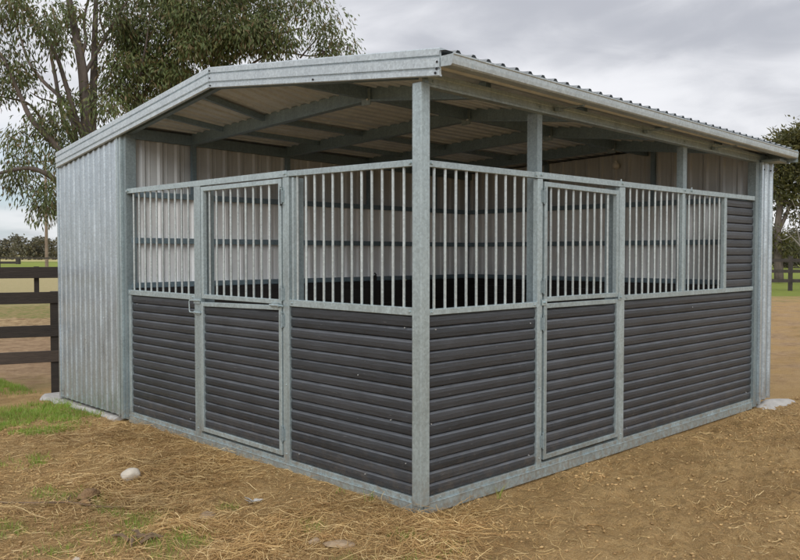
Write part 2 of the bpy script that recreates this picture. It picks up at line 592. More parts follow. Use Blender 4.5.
class Side:
    """maps (along, depth inwards, height) onto one of the two fronts or an inner wall"""
    def __init__(self, fn): self.fn = fn

    def box(self, mb, s0, s1, d0, d1, z0, z1, z0b=None, z1b=None):
        """z0b / z1b: heights at the s1 end when they differ"""
        z0b = z0 if z0b is None else z0b
        z1b = z1 if z1b is None else z1b
        return mb.hexa([self.fn(s0, d0, z0), self.fn(s1, d0, z0b), self.fn(s1, d1, z0b), self.fn(s0, d1, z0),
                        self.fn(s0, d0, z1), self.fn(s1, d0, z1b), self.fn(s1, d1, z1b), self.fn(s0, d1, z1)])


LF = Side(lambda s, d, z: (d, s, z))            # left front: runs along y
RF = Side(lambda s, d, z: (s, d, z))            # right front: runs along x
LW = Side(lambda s, d, z: (s, 4.06 - d, z))     # inner left wall, d towards the box
BW = Side(lambda s, d, z: (5.15 - d, s, z))     # inner back wall


def boards(side, s0, s1, z0, z1, d, nb, mat, parent, name='board_panel', jit=.0012):
    mb = MB()
    H = (z1 - z0) / nb
    for i in range(nb):
        zb = z0 + i * H
        dj = d + random.uniform(-jit, jit)
        h = H * random.uniform(.985, 1.0)
        cap = H * random.choice((.14, .17, .20, .24))
        prof = [(zb + .001, dj + .024), (zb + .006, dj + .001), (zb + .010, dj - .001), (zb + h * .5, dj - .003),
                (zb + h - cap, dj), (zb + h - cap * .85, dj + .002), (zb + h - cap * .10, dj + .012), (zb + h, dj + .021), (zb + h + .001, dj + .024)]
        e0, e1 = random.uniform(0, .006), random.uniform(0, .006)
        rings = []
        for k in range(5):
            s = s0 + e0 + (s1 - e1 - s0 - e0) * k / 4
            wob = random.uniform(-.0014, .0014)
            rings.append([side.fn(s, pd + wob, pz) for pz, pd in prof])
        mb.loft(rings, True, True)
    return mb.build(name, mat, parent)


def bar(side, s, z0, z1, parent, d=.035, r=.0094):
    mb = MB().tube([side.fn(s, d, z0), side.fn(s + random.uniform(-.0015, .0015), d, (z0 + z1) / 2), side.fn(s, d, z1)], r, 12)
    return mb.build('bar', M['bar'], parent, smooth=False)


def bars(side, s0, s1, nb, z0, z1, parent):
    for i in range(nb):
        s = s0 + (s1 - s0) * i / (nb - 1)
        bar(side, s, z0(s) if callable(z0) else z0, z1(s) if callable(z1) else z1, parent)


def bolt(mb, side, s, z, d=.0, r=.011, t=.012):
    a = Vector(side.fn(s, d + .004, z))
    b = Vector(side.fn(s, d - t, z))
    mb.tube([a, b], r, 6)


def trapezoid(s0, s1, pitch, h):
    """(along, offset) points of a ribbed sheet"""
    out = [(s0, 0)]
    s = s0
    while s + pitch <= s1 + 1e-6:
        for f, o in ((.10, 0), (.14, h * .12), (.20, h * .12), (.24, 0), (.60, 0), (.70, h), (.86, h), (.96, 0)):
            out.append((s + f * pitch, o))
        s += pitch
    out.append((s1, 0))
    return out


def ribbed(fn, pts, t0, t1, mat, name, parent, thick=.0015):
    """fn(s, offset, t) -> point; t0/t1 callables of s; a thin folded sheet with both skins"""
    mb = MB()
    for sgn in (0, 1):
        o = len(mb.v)
        for s, off in pts:
            mb.v.append(tuple(fn(s, off + sgn * thick, t0(s))))
            mb.v.append(tuple(fn(s, off + sgn * thick, t1(s))))
        for i in range(len(pts) - 1):
            a = o + 2 * i
            mb.f.append((a, a + 2, a + 3, a + 1))
    return mb.build(name, mat, parent)


# --- posts
mb = MB()
mb.box(0, .08, 0, .08, .012, 2.662)
cp = mb.build('post', M['galv'], ST, bevel=.005)
cp['label'] = 'square front corner post where the two barred fronts meet'
mb = MB()
mb.box(.004, .030, .010, .074, -.06, .012); mb.box(.036, .076, .004, .030, -.06, .012)
mb.build('post_foot', M['dull'], ST)


def open_post(side, s0, s1, d0, d1, z0, z1, parent=ST, mat='dull'):
    """open channel section: web towards the low side, two flanges and lips"""
    t = .004
    mb = MB()
    side.box(mb, s0, s0 + t, d0, d1, z0, z1)
    side.box(mb, s0 + t, s1, d0, d0 + t, z0, z1)
    side.box(mb, s0 + t, s1, d1 - t, d1, z0, z1)
    side.box(mb, s1 - t, s1, d0 + t, d0 + .018, z0, z1)
    side.box(mb, s1 - t, s1, d1 - .018, d1 - t, z0, z1)
    return mb.build('post', M[mat], parent)


def hz(u): return 2.645 - .014 * u        # underside of the beam over the right front


open_post(RF, 1.276, 1.337, .058, .148, -.02, hz(1.25))
open_post(RF, 3.545, 3.620, .058, .120, -.02, hz(3.5))
open_post(RF, 5.072, 5.168, .004, .09, -.03, hz(5.1))
open_post(LF, 4.000, 4.066, .004, .11, -.02, 2.80)
# posts against the inner walls
for u in (.75, 1.95, 3.2, 4.4):
    mb = MB()
    LW.box(mb, u - .025, u + .025, .022, .062, 2.216, lin_z(u, 4.0) - .10)
    mb.build('post', M['rafter'], ST)
for v in (1.2, 2.7):
    mb = MB()
    BW.box(mb, v - .025, v + .025, .022, .06, 2.216, lin_z(5.1, v) - .05)
    mb.build('post', M['rafter'], ST)

# --- beam over the right front
mb = MB()
prof = [(.012, 0), (.072, 0), (.072, .085), (.012, .085), (.012, .062), (.016, .058), (.016, .020), (.012, .016)]
mb.loft([[(u, d, hz(u) + z) for d, z in prof] for u in (.082, 2.6, 5.40)], True)
for u in (.12, 1.25, 3.48, 5.1):
    bolt(mb, RF, u, hz(u) + .035, .016, .009, .010)
hb = mb.build('header_beam', M['galv'], ST)
# short beam over the left front tucked behind the barge
mb = MB()
for a, b in ((.09, 2.38), (2.38, 4.0)):
    LF.box(mb, a, b, .02, .07, lin_z(0, a) - .10, lin_z(0, a) - .02, lin_z(0, b) - .10, lin_z(0, b) - .02)
mb.build('gable_beam', M['rafter'], ST)

# --- left front -------------------------------------------------------------
zrailL = lambda v: 2.190 + .038 * min(v, 2.0) / 2.0 + .004 * max(0, v - 2) / 2     # top of the left rail
mb = MB()
LF.box(mb, .08, 1.46, .012, .055, zrailL(.08) - .042, zrailL(.08), zrailL(1.46) - .042, zrailL(1.46))
bolt(mb, LF, .105, zrailL(.1) - .022, .012, .010)
railL1 = mb.build('top_rail', M['galv'], ST, bevel=.003)
mb = MB()
LF.box(mb, 1.40, 3.995, .009, .0115, zrailL(1.4) - .044, zrailL(1.4) + .004, zrailL(3.99) - .044, zrailL(3.99) + .002)
LF.box(mb, 1.462, 3.995, .012, .052, zrailL(1.46) - .042, zrailL(1.46) + .002, zrailL(3.99) - .042, zrailL(3.99))
bolt(mb, LF, 1.425, zrailL(1.4) - .02, .009, .010); bolt(mb, LF, 3.97, zrailL(3.9) - .022, .009, .013, .02)
railL2 = mb.build('top_rail', M['galv'], ST, bevel=.002)


def base_channel(side, s0, s1, zlow=-.048):
    mb = MB()
    side.box(mb, s0, s1, .018, .060, .026, .058)
    side.box(mb, s0, s1, .006, .060, .018, .026)
    side.box(mb, s0, s1, .010, .060, zlow, .018)
    s = s0 + .12
    while s < s1:
        bolt(mb, side, s, .041, .018, .006, .005)
        s += .92
    return mb.build('base_channel', M['galv'], ST, bevel=.002)


base_channel(LF, .082, 3.998)
base_channel(RF, .082, 5.070)


def mullion(side, s0, s1, z0, z1, web=None, hinge_s=None):
    mb = MB()
    side.box(mb, s0, s1, .012, .056, z0, z1)
    bolt(mb, side, (s0 + s1) / 2, .10, .012, .007, .006)
    bolt(mb, side, (s0 + s1) / 2, .62, .012, .006, .005)
    o = mb.build('mullion', M['galv'], ST, bevel=.003)
    if web:
        open_post(side, web[0], web[1], .058, .15, -.02, z1 - .003)
    return o


mullion(LF, 1.380, 1.456, -.005, zrailL(1.42) - .046, (1.378, 1.452))
mullion(LF, 2.640, 2.742, -.005, zrailL(2.7) - .046, (2.642, 2.738))
mb = MB(); LF.box(mb, 3.945, 3.996, .014, .054, .06, 1.20)
mb.build('mullion', M['galv'], ST, bevel=.003)


def sill(side, s0, s1, zt, zb_, zt1=None, zb1=None):
    mb = MB()
    side.box(mb, s0, s1, .014, .056, zb_, zt, zb1, zt1)
    mb2 = mb
    bolt(mb2, side, s0 + .03, (zt + zb_) / 2, .014, .008, .008)
    bolt(mb2, side, s1 - .03, (zt + zb_) / 2, .014, .008, .008)
    return mb.build('grille_sill', M['galv'], ST, bevel=.003)


def grille(side, s0, s1, nb, b0, b1, zt, zb_, ztop):
    g = sill(side, s0, s1, zt, zb_)
    bars(side, b0, b1, nb, zt - .004, ztop, g)
    return g


grille(LF, .082, 1.378, 12, .186, 1.300, 1.262, 1.212, lambda s: zrailL(s) - .040)
mb = MB(); LF.box(mb, 1.330, 1.352, .02, .05, 1.262, 2.165); mb.build('mullion', M['galv'], ST, bevel=.002)
grille(LF, 2.744, 3.998, 10, 2.875, 3.905, 1.252, 1.203, lambda s: zrailL(s) - .040)
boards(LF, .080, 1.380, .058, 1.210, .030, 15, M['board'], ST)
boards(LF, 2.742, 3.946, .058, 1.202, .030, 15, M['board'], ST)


def hinge(side, s, z, parent, d=.004):
    mb = MB()
    mb.tube([side.fn(s, d, z - .055), side.fn(s, d, z + .055)], .0085, 10)
    side.box(mb, s - .026, s - .006, d + .001, d + .007, z - .045, z + .045)
    side.box(mb, s + .006, s + .026, d + .0015, d + .0075, z - .045, z + .045)
    mb.tube([side.fn(s, d, z + .055), side.fn(s, d, z + .064)], .011, 8)
    return mb.build('hinge', M['dull'], parent)


def gate(side, s0, s1, z0, z1, name, t=.036, d0=.008, d1=.046, z0b=None, z1b=None):
    """frame of a gate leaf; z0b/z1b are the heights at the s1 end of a leaf that has sagged"""
    z0b = z0 if z0b is None else z0b
    z1b = z1 if z1b is None else z1b
    mb = MB()
    k0 = (z0b - z0) / (s1 - s0)
    k1 = (z1b - z1) / (s1 - s0)
    side.box(mb, s0, s0 + t, d0, d1, z0, z1, z0 + k0 * t, z1 + k1 * t)
    side.box(mb, s1 - t, s1, d0, d1, z0b - k0 * t, z1b - k1 * t, z0b, z1b)
    side.box(mb, s0 + t, s1 - t, d0 + .002, d1 - .002, z0 + k0 * t, z0 + k0 * t + t, z0b - k0 * t, z0b - k0 * t + t)
    side.box(mb, s0 + t, s1 - t, d0 + .002, d1 - .002, z1 + k1 * t - t, z1 + k1 * t, z1b - k1 * t - t, z1b - k1 * t)
    return mb.build(name, M['galv'], ST, bevel=.003)


# left gates
g = gate(LF, 1.470, 2.622, 1.222, 2.164, 'barred_gate', z1b=2.168)
bars(LF, 1.655, 2.520, 9, 1.256, 2.134, g)
hinge(LF, 1.462, 2.03, g); hinge(LF, 1.462, 1.30, g)
mb = MB()
mb.tube([LF.fn(1.462, .0, 1.96), LF.fn(1.462, .0, 2.10)], .006, 8)
mb.build('hinge_pin', M['black'], g)
g = gate(LF, 1.470, 2.634, .078, 1.214, 'boarded_gate', z0b=.082, z1b=1.190)
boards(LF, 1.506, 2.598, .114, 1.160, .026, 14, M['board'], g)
hinge(LF, 1.462, 1.10, g); hinge(LF, 1.462, .24, g)
# loop latch over the mullion
mb = MB()
mb.tube([LF.fn(2.62, -.004, 1.205), LF.fn(2.79, -.008, 1.200), LF.fn(2.795, -.009, 1.19), LF.fn(2.79, -.009, 1.11), LF.fn(2.78, -.008, 1.098), LF.fn(2.62, -.004, 1.098)], .0058, 8)
LF.box(mb, 2.64, 2.74, .002, .0085, 1.175, 1.215); LF.box(mb, 2.64, 2.74, .002, .0085, 1.082, 1.112)
mb.build('latch', M['galv'], g)
mb = MB()
mb.tube([LF.fn(1.44, -.006, 1.213), LF.fn(1.60, -.006, 1.213)], .009, 8)
LF.box(mb, 1.50, 1.59, -.001, .0055, 1.196, 1.232)
mb.tube([LF.fn(1.445, -.006, 1.213), LF.fn(1.445, -.04, 1.213)], .006, 8)
mb.build('slide_bolt', M['galv'], g)

# --- right front ------------------------------------------------------------
zrailR = lambda u: 2.187 + .004 * u
mb = MB()
RF.box(mb, .08, 1.235, .012, .055, zrailR(0) - .042, zrailR(0), zrailR(1.2) - .042, zrailR(1.2))
bolt(mb, RF, .105, zrailR(0) - .02, .012, .010); bolt(mb, RF, 1.2, zrailR(0) - .02, .012, .010)
mb.build('top_rail', M['galv'], ST, bevel=.003)
mb = MB()
RF.box(mb, 1.19, 5.070, .0085, .0115, zrailR(1.2) - .043, zrailR(1.2) + .003, zrailR(5) - .042, zrailR(5) + .002)
RF.box(mb, 1.237, 5.070, .012, .052, zrailR(1.2) - .041, zrailR(1.2) + .001, zrailR(5) - .041, zrailR(5))
for u in (1.26, 2.39, 3.49, 3.62):
    bolt(mb, RF, u, zrailR(u) - .018, .0085, .009, .012)
for u in (2.40, 3.66):
    mb.tube([RF.fn(u, .03, zrailR(u)), RF.fn(u, .03, zrailR(u) + .022)], .008, 6)
mb.build('top_rail', M['galv'], ST, bevel=.002)
mullion(RF, 1.226, 1.286, -.005, zrailR(1.25) - .045)
mullion(RF, 2.356, 2.442, -.005, zrailR(2.4) - .045, (2.358, 2.438))
grille(RF, .082, 1.224, 10, .153, 1.085, 1.252, 1.214, lambda s: zrailR(s) - .040)
grille(RF, 2.444, 5.068, 17, 2.555, 4.262, 1.258, 1.214, lambda s: zrailR(s) - .040)
mb = MB(); RF.box(mb, 4.345, 4.400, .014, .054, 1.258, 2.165); mb.build('mullion', M['galv'], ST, bevel=.003)
mb = MB(); RF.box(mb, 3.462, 3.512, .016, .050, 1.258, 2.165); mb.build('mullion', M['galv'], ST, bevel=.003)
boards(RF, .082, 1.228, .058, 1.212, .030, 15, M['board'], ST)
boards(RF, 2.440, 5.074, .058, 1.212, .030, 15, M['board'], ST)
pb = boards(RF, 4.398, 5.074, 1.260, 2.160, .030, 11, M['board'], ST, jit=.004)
pb['label'] = 'small solid panel of loose dark boards beside the bars at the far right end'

g = gate(RF, 1.306, 2.340, 1.248, 2.130, 'barred_gate', z1b=2.120)
bars(RF, 1.416, 2.207, 9, 1.282, 2.100, g)
hinge(RF, 1.296, 2.02, g); hinge(RF, 1.296, 1.36, g)
g = gate(RF, 1.306, 2.352, .080, 1.236, 'boarded_gate', z0b=.086, z1b=1.232)
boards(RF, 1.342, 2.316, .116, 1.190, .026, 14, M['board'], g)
hinge(RF, 1.296, 1.09, g); hinge(RF, 1.296, .22, g)
for s, z in ((1.30, 1.245), (2.36, 1.245)):
    mb = MB()
    RF.box(mb, s - .03, s + .03, .0, .006, z - .022, z + .022)
    bolt(mb, RF, s, z, .0, .010, .014)
    mb.build('latch', M['galv'], g, bevel=.002)

# screws on the boards
mb = MB()
for side, pts in ((LF, ((.16, .26), (.17, 1.13), (1.28, .12), (.55, .115), (.62, .78), (.30, .52), (2.85, .15), (3.82, .13), (3.84, 1.12))),
                  (RF, ((.16, 1.12), (.12, .52), (1.15, .14), (1.16, 1.1), (2.52, .13), (4.95, .14), (3.7, 1.1)))):
    for s, z in pts:
        mb = MB()
        bolt(mb, side, s, z, .028, .0042, .005)
        mb.build('screw', M['zinc_bolt'], ST)

# --- roof -------------------------------------------------------------------
U0, U1, V0, V1 = -.045, 5.41, -.205, 5.60
rib = []
u = U0
while u < U1 - .14:
    rib += [(u, .023), (u + .085, .023), (u + .100, .040), (u + .122, .040), (u + .137, .023)]
    u += .143
rib.append((U1, .023))
for va, vb in ((V0, 2.38), (2.38, V1)):
    mb = MB()
    for th in (0, .002):
        o = len(mb.v)
        for s, off in rib:
            mb.v.append((s, va - (.04 if va < 0 else 0), sheet_z(s, va) + off + th)); mb.v.append((s, vb, sheet_z(s, vb) + off + th))
        for i in range(len(rib) - 1):
            mb.f.append((o + 2 * i, o + 2 * i + 2, o + 2 * i + 3, o + 2 * i + 1))
    mb.build('roof_sheeting', M['roof'], ST)
mb = MB()
mb.loft([[(u, 2.20, sheet_z(u, 2.2) + .058), (u, 2.38, sheet_z(u, 2.38) + .064), (u, 2.56, sheet_z(u, 2.56) + .058),
          (u, 2.56, sheet_z(u, 2.56) + .055), (u, 2.38, sheet_z(u, 2.38) + .061), (u, 2.20, sheet_z(u, 2.2) + .055)] for u in (U0 + .10, U1 - .05)])
mb.build('ridge_cap', M['roof'], ST)
# ribbed lining under the sheets, its ribs parallel to the ridge
mb = MB()
pts = []
for va, vb in ((V0 + .01, 1.29), (1.30, 2.37), (2.39, 4.05), (4.06, V1 - .02)):
    s = va
    while s < vb - .12:
        pts += [(s, 0), (s + .075, 0), (s + .087, .016), (s + .104, .016), (s + .116, 0)]
        s += .130
    pts.append((vb, 0))
for u in (U0 + .015, .24, .48, .72, 2.8, 4.2, U1 - .02):
    for s, off in pts: mb.v.append((u, s, lin_z(u, s) - off))
k = len(pts)
for i in range(6):
    for j in range(k - 1):
        mb.f.append((i * k + j, (i + 1) * k + j, (i + 1) * k + j + 1, i * k + j + 1))
mb.build('roof_lining', M['ceiling'], ST)


def roof_beam_v(u, va, vb, hw, depth, name, mat):
    mb = MB()
    cuts = [va] + ([1.30] if va < 1.30 < vb else []) + [vb]
    for a, b in zip(cuts[:-1], cuts[1:]):
        za, zb_ = lin_z(u, a), lin_z(u, b)
        mb.hexa([(u - hw, a, za - depth), (u + hw, a, za - depth), (u + hw, b, zb_ - depth), (u - hw, b, zb_ - depth),
                 (u - hw, a, za - .006), (u + hw, a, za - .006), (u + hw, b, zb_ - .006), (u - hw, b, zb_ - .006)])
        # lower lip
        mb.hexa([(u - hw - .012, a, za - depth - .004), (u + hw + .003, a, za - depth - .004), (u + hw + .003, b, zb_ - depth - .004), (u - hw - .012, b, zb_ - depth - .004),
                 (u - hw - .012, a, za - depth + .010), (u + hw + .003, a, za - depth + .010), (u + hw + .003, b, zb_ - depth + .010), (u - hw - .012, b, zb_ - depth + .010)])
    return mb.build(name, mat, ST)


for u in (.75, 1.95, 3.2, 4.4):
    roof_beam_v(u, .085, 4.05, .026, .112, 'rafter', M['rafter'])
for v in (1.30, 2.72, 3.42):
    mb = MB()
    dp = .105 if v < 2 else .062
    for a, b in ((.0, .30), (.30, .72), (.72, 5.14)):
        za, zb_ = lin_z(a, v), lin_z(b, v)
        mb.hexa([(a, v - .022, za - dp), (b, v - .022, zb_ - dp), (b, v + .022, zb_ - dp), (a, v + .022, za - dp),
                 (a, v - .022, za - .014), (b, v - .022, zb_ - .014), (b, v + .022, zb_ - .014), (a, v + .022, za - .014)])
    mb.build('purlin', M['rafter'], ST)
for u in (.75, 1.95, 3.2, 4.4):
    v = 1.30
    z = lin_z(u, v)
    mb = MB()
    mb.box(u - .042, u - .032, v - .05, v + .05, z - .15, z - .02)
    bk = mb.build('roof_bracket', M['dull'], ST)
    for dv, dz in ((.025, .06), (-.025, .11)):
        mb = MB()
        bolt(mb, Side(lambda s, d, zz, u=u: (u - .042 + d, s, zz)), v + dv, z - dz, 0, .009, .01)
        mb.build('bolt', M['zinc_bolt'], bk)

# barge boards along the left front: folded sheet with two long grooves
BPROF = [(0, .0), (-.004, -.006), (-.004, -.044), (.010, -.050), (.010, -.056), (-.006, -.061), (-.006, -.116), (.008, -.122), (.008, -.128),
         (-.003, -.133), (-.003, -.163), (.004, -.168), (.02, -.168), (.02, -.160), (.014, -.155), (.016, -.02), (.05, -.004), (.05, .0)]


def barge(va, vb, x0=-.05, flip=1):
    mb = MB()
    top = lambda v: sheet_z(-.05, v) + .045 if flip == 1 else sheet_z(5.5, v) + .045
    mb.loft([[(x0 + flip * d, v, top(v) + z) for d, z in BPROF] for v in (va, (va + vb) / 2, vb)], True)
    return mb.build('barge_board', M['barge'], ST)


barge(-.20, 2.378); barge(2.382, 5.58)
barge(-.20, 2.378, 5.45, -1); barge(2.382, 5.58, 5.45, -1)
mb = MB()   # lapped joint and rivets at the ridge and the near end
LJ = Side(lambda s, d, z: (-.06 + d, s, z))
for s, dz in ((2.36, -.03), (2.355, -.09), (2.35, -.15), (-.185, -.085), (-.18, -.125), (-.17, -.15), (1.0, -.148)):
    mb = MB()
    bolt(mb, LJ, s, sheet_z(-.05, s) + .045 + dz, .004, .0075, .004)
    mb.build('rivet', M['black'], ST)

# gutter along the right eave, falling to the far end
gz = lambda u: 2.772 - .0178 * u
GP = [(-.205, -.006), (-.205, -.062), (-.284, -.066), (-.294, -.058), (-.298, -.036), (-.300, -.010), (-.306, -.004), (-.306, .004), (-.297, .004), (-.293, -.008),
      (-.291, -.034), (-.287, -.052), (-.280, -.058), (-.211, -.055), (-.211, -.006)]
mb = MB()
mb.loft([[(u, d, gz(u) + z) for d, z in GP] for u in (-.042, 1.4, 2.8, 4.2, 5.40)], True)
gut = mb.build('gutter', M['gutter'], ST)
for u in (-.046, 5.398):
    mb = MB()
    ring = [(-.205, -.002), (-.205, -.063), (-.285, -.068), (-.296, -.059), (-.301, -.036), (-.304, -.002)]
    mb.loft([[(u, d, gz(u) + z) for d, z in ring], [(u + .005, d, gz(u) + z) for d, z in ring]], True)
    mb.build('gutter_end', M['gutter'], gut)
mb = MB()
mb.loft([[(u, d, gz(u) + z) for d, z in [(-.205, -.064), (-.2845, -.0685), (-.2965, -.0595), (-.3005, -.037), (-.3025, -.011), (-.2995, -.011), (-.2975, -.0365), (-.2935, -.0575), (-.284, -.0665), (-.205, -.0625)]] for u in (.135, .165)], True)
mb.build('gutter_joint', M['gutter'], gut)
for u in (1.45, 2.75, 4.05):
    mb = MB()
    mb.box(u - .012, u + .012, -.225, .01, gz(u) - .080, gz(u) - .070)
    mb.box(u - .03, u + .03, -.03, .008, gz(u) - .092, gz(u) - .066)
    mb.build('gutter_bracket', M['dull'], gut)
# boxed eave end under the far end of the gutter
mb = MB()
mb.hexa([(5.19, -.19, 2.578), (5.38, -.19, 2.570), (5.38, .0, 2.570), (5.19, .0, 2.578), (5.19, -.19, 2.600), (5.38, -.19, 2.594), (5.38, .0, 2.594), (5.19, .0, 2.600)])
mb.box(5.412, 5.418, -.29, .05, 2.572, 2.700)
mb.build('eave_box', M['dull'], ST)

# --- outer sheet walls
p = trapezoid(4.100, 5.60, .125, .011)
ribbed(lambda s, o, z: (-.008 - o, s, z), p, lambda s: .005, lambda s: sheet_z(0, s) - .05, M['sheet'], 'wall_sheeting', ST)
mb = MB()
LF.box(mb, 4.066, 4.112, -.020, .004, -.02, 2.80)
LF.box(mb, 4.112, 4.150, -.0285, -.0255, .0, 2.79)
mb.build('flashing', M['galv'], ST, bevel=.002)
mb = MB()
LF.box(mb, 5.585, 5.622, -.030, .05, -.01, sheet_z(0, 5.6) - .06)
mb.build('flashing', M['sheet'], ST, bevel=.003)
ribbed(lambda s, o, z: (s, 5.612 + o, z), trapezoid(.06, 5.41, .19, .02), lambda s: .0, lambda s: sheet_z(s, 5.6) - .03, M['sheet'], 'wall_sheeting', ST)
ribbed(lambda s, o, z: (5.420 + o, s, z), trapezoid(.02, 5.6, .19, .02), lambda s: .0, lambda s: sheet_z(5.5, s) - .03, M['sheet'], 'wall_sheeting', ST)
p = trapezoid(5.200, 5.47, .132, .022)
ribbed(lambda s, o, z: (s, -.006 - o, z), p, lambda s: .03, lambda s: 2.60, M['sheet'], 'wall_sheeting', ST)
mb = MB()
RF.box(mb, 5.168, 5.205, -.024, .004, -.01, 2.575)
mb.build('flashing', M['sheet'], ST, bevel=.002)
mb = MB()
for s in (5.225, 5.30, 5.40):
    mb = MB()
    bolt(mb, RF, s, 2.50, -.02, .008, .006)
    mb.build('rivet', M['black'], ST)
mb = MB()
for s in (4.25, 4.5, 4.75, 5.0, 5.25):
    for z in (2.15, .95):
        mb = MB()
        bolt(mb, LF, s, z, -.008, .006, .006)
        mb.build('screw', M['zinc_bolt'], ST)

# --- inner walls: boards low, pale sheet, bare sheet above, girts
for side, e0, e1, top in ((LW, .06, 5.14, lambda s: lin_z(s, 4.06) - .06), (BW, .06, 4.05, lambda s: lin_z(5.15, s) - .04)):
    sgn = side.fn
    pts = trapezoid(e0, e1, .19, .020)
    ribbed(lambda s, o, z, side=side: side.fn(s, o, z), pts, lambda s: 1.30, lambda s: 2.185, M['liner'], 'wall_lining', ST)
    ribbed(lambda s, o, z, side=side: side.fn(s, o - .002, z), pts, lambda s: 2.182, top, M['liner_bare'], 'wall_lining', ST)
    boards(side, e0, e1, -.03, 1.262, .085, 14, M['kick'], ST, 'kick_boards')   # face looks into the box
    mb = MB()
    side.box(mb, e0, e1, .02, .085, 1.268, 1.318)
    mb.build('board_cap', M['rafter'], ST)
    for z in (1.705, 2.160):
        mb = MB()
        side.box(mb, e0, e1, .022, .066, z, z + .055)
        mb.build('girt', M['rafter'], ST)  # shading on the girts is put into their colour by the darker steel
mb = MB()
for a, b in ((.06, 5.14),):
    LW.box(mb, a, b, .012, .07, lin_z(a, 4.0) - .13, lin_z(a, 4.0) - .03, lin_z(b, 4.0) - .13, lin_z(b, 4.0) - .03)
mb.build('wall_plate', M['rafter'], ST)

# wall lamp and hanging strap inside
mb = MB()
c = Vector(BW.fn(1.69, .03, 2.665))
ring = []
for i in range(7):
    t = i / 6 * math.pi / 2
    ring.append([(c.x - .055 * math.sin(t), c.y + .046 * math.cos(t) * math.cos(a), c.z + .046 * math.cos(t) * math.sin(a)) for a in [2 * math.pi * j / 16 for j in range(16)]])
mb.loft(ring, True)
mb.tube([(c.x - .012, c.y, c.z + .03), (c.x - .012, c.y, c.z + .065)], .016, 8)
mb.build('wall_light', M['white'], ST, smooth=True)
mb = MB()
LW.box(mb, 3.215, 3.265, .10, .112, 1.03, 1.33)
mb.tube([LW.fn(3.24, .106, 1.33), LW.fn(3.24, .13, 1.34), LW.fn(3.24, .10, 1.36)], .010, 8)
mb.build('hanging_strap', M['hose'], ST)


# footings
def slab(name, outline, zb, zt, mat, parent, seed=1):
    r = random.Random(seed)
    mb = MB()
    c = Vector((sum(p[0] for p in outline) / len(outline), sum(p[1] for p in outline) / len(outline), 0))
    rings = []
    for f, z in ((1.03, zb), (1.0, zb + (zt - zb) * .7), (.95, zt - .004), (.86, zt)):
        rings.append([(c.x + (x - c.x) * f + r.uniform(-.008, .008), c.y + (y - c.y) * f + r.uniform(-.008, .008), z + r.uniform(-.006, .006)) for x, y in outline])
    mb.loft(rings, True)
    return mb.build(name, mat, parent)


out = [(.12, 6.05), (.12, 4.18)]
y = 4.18
k = 0
while y < 6.0:
    out.append((-.075 + random.uniform(-.02, .02) - .015 * math.sin(k * 1.9) - (.05 if y > 5.5 else 0), y))
    y += random.uniform(.07, .16)
    k += 1
out.append((-.06, 6.06))
mb = MB()
o_in = out
zt = -.022
mb.v += [(x, y, -.14) for x, y in out] + [(x, y, zt - .02 + random.uniform(-.008, .004)) if x < 0 else (x, y, zt) for x, y in out] 
k = len(out)
inner = [(max(x + .035, x * .6), y, zt + random.uniform(-.004, .006)) for x, y in out]
mb.v += inner
for a in range(2):
    for j in range(k):
        q2 = (j + 1) % k
        mb.f.append((a * k + j, a * k + q2, (a + 1) * k + q2, (a + 1) * k + j))
mb.f.append(tuple(2 * k + j for j in range(k)))
mb.build('concrete_footing', M['concrete'], ST)['label'] = 'thin whitish concrete strip under the left end sheeting'


def rock(name, loc, size, mat, seed, lab=None, cat=None, sub=3, rough=.22, parent=None, rz=0.0):
    bm = bmesh.new()
    bmesh.ops.create_icosphere(bm, subdivisions=sub, radius=1)
    r = np.random.default_rng(seed)
    dirs = r.normal(size=(9, 3))
    dirs /= np.linalg.norm(dirs, axis=1)[:, None]
    cut = r.uniform(.62, .95, 9)
    for v in bm.verts:
        p_ = np.array(v.co)
        for d, c_ in zip(dirs, cut):
            e = p_ @ d - c_
            if e > 0: p_ = p_ - d * e * .85
        p_ = p_ * (1 + rough * .25 * (math.sin(p_[0] * 5 + seed) * math.sin(p_[1] * 6 + 2) + math.sin(p_[2] * 7 + 1) * .5))
        v.co = p_ * np.array(size)
    me = bpy.data.meshes.new(name)
    bm.to_mesh(me)
    bm.free()
    me.materials.append(mat)
    me.polygons.foreach_set('use_smooth', [True] * len(me.polygons))
    o = bpy.data.objects.new(name, me)
    COL.objects.link(o)
    o.location = loc
    o.rotation_euler = (0, 0, rz)
    if parent is not None: o.parent = parent
    if lab: tag(o, lab, cat)
    return o


rock('concrete_footing', (5.56, -.05, -.085), (.38, .17, .080), M['concrete'], 5, parent=ST, rz=-.25)['label'] = 'rough concrete lump at the far right corner'


def gh(x, y):
    return float(ground_h(np.array([float(x)]), np.array([float(y)]))[0])


# ------------------------------------------------------------------ things lying on the ground
rock('stone', (-.897, 2.088, gh(-.9, 2.09) + .028), (.082, .070, .056), M['stone'], 3, 'cream rounded stone lying alone on the straw', 'stone', rz=.7)
rock('stone', (-.66, .01, gh(-.66, 0) + .014), (.10, .055, .022), M['brownstone'], 8, 'flat brown stone nearest the camera in the straw below the corner post', 'stone', rz=-.8)
rock('stone', (-.745, .125, gh(-.745, .125) + .008), (.045, .03, .018), M['brownstone'], 12, 'small tan chip of stone left of the flat brown stone', 'stone', rz=.3)
rock('stone', (-1.82, .83, gh(-1.82, .83) + .006), (.030, .026, .020), M['stone'], 15, 'small pale stone at the bottom edge of the grass', 'stone')
rock('stone', (-.90, 1.02, gh(-.9, 1.02) + .012), (.07, .05, .026), M['brownstone'], 19, 'tan lump of dry earth in the open straw in front of the boarded gate', 'stone', rz=.5)
rock('soil_clod', (-1.28, 1.93, gh(-1.28, 1.93) + .018), (.085, .06, .04), M['earth'], 23, 'larger brown clod of earth left of the cream stone', 'clod', rz=.4, rough=.8)
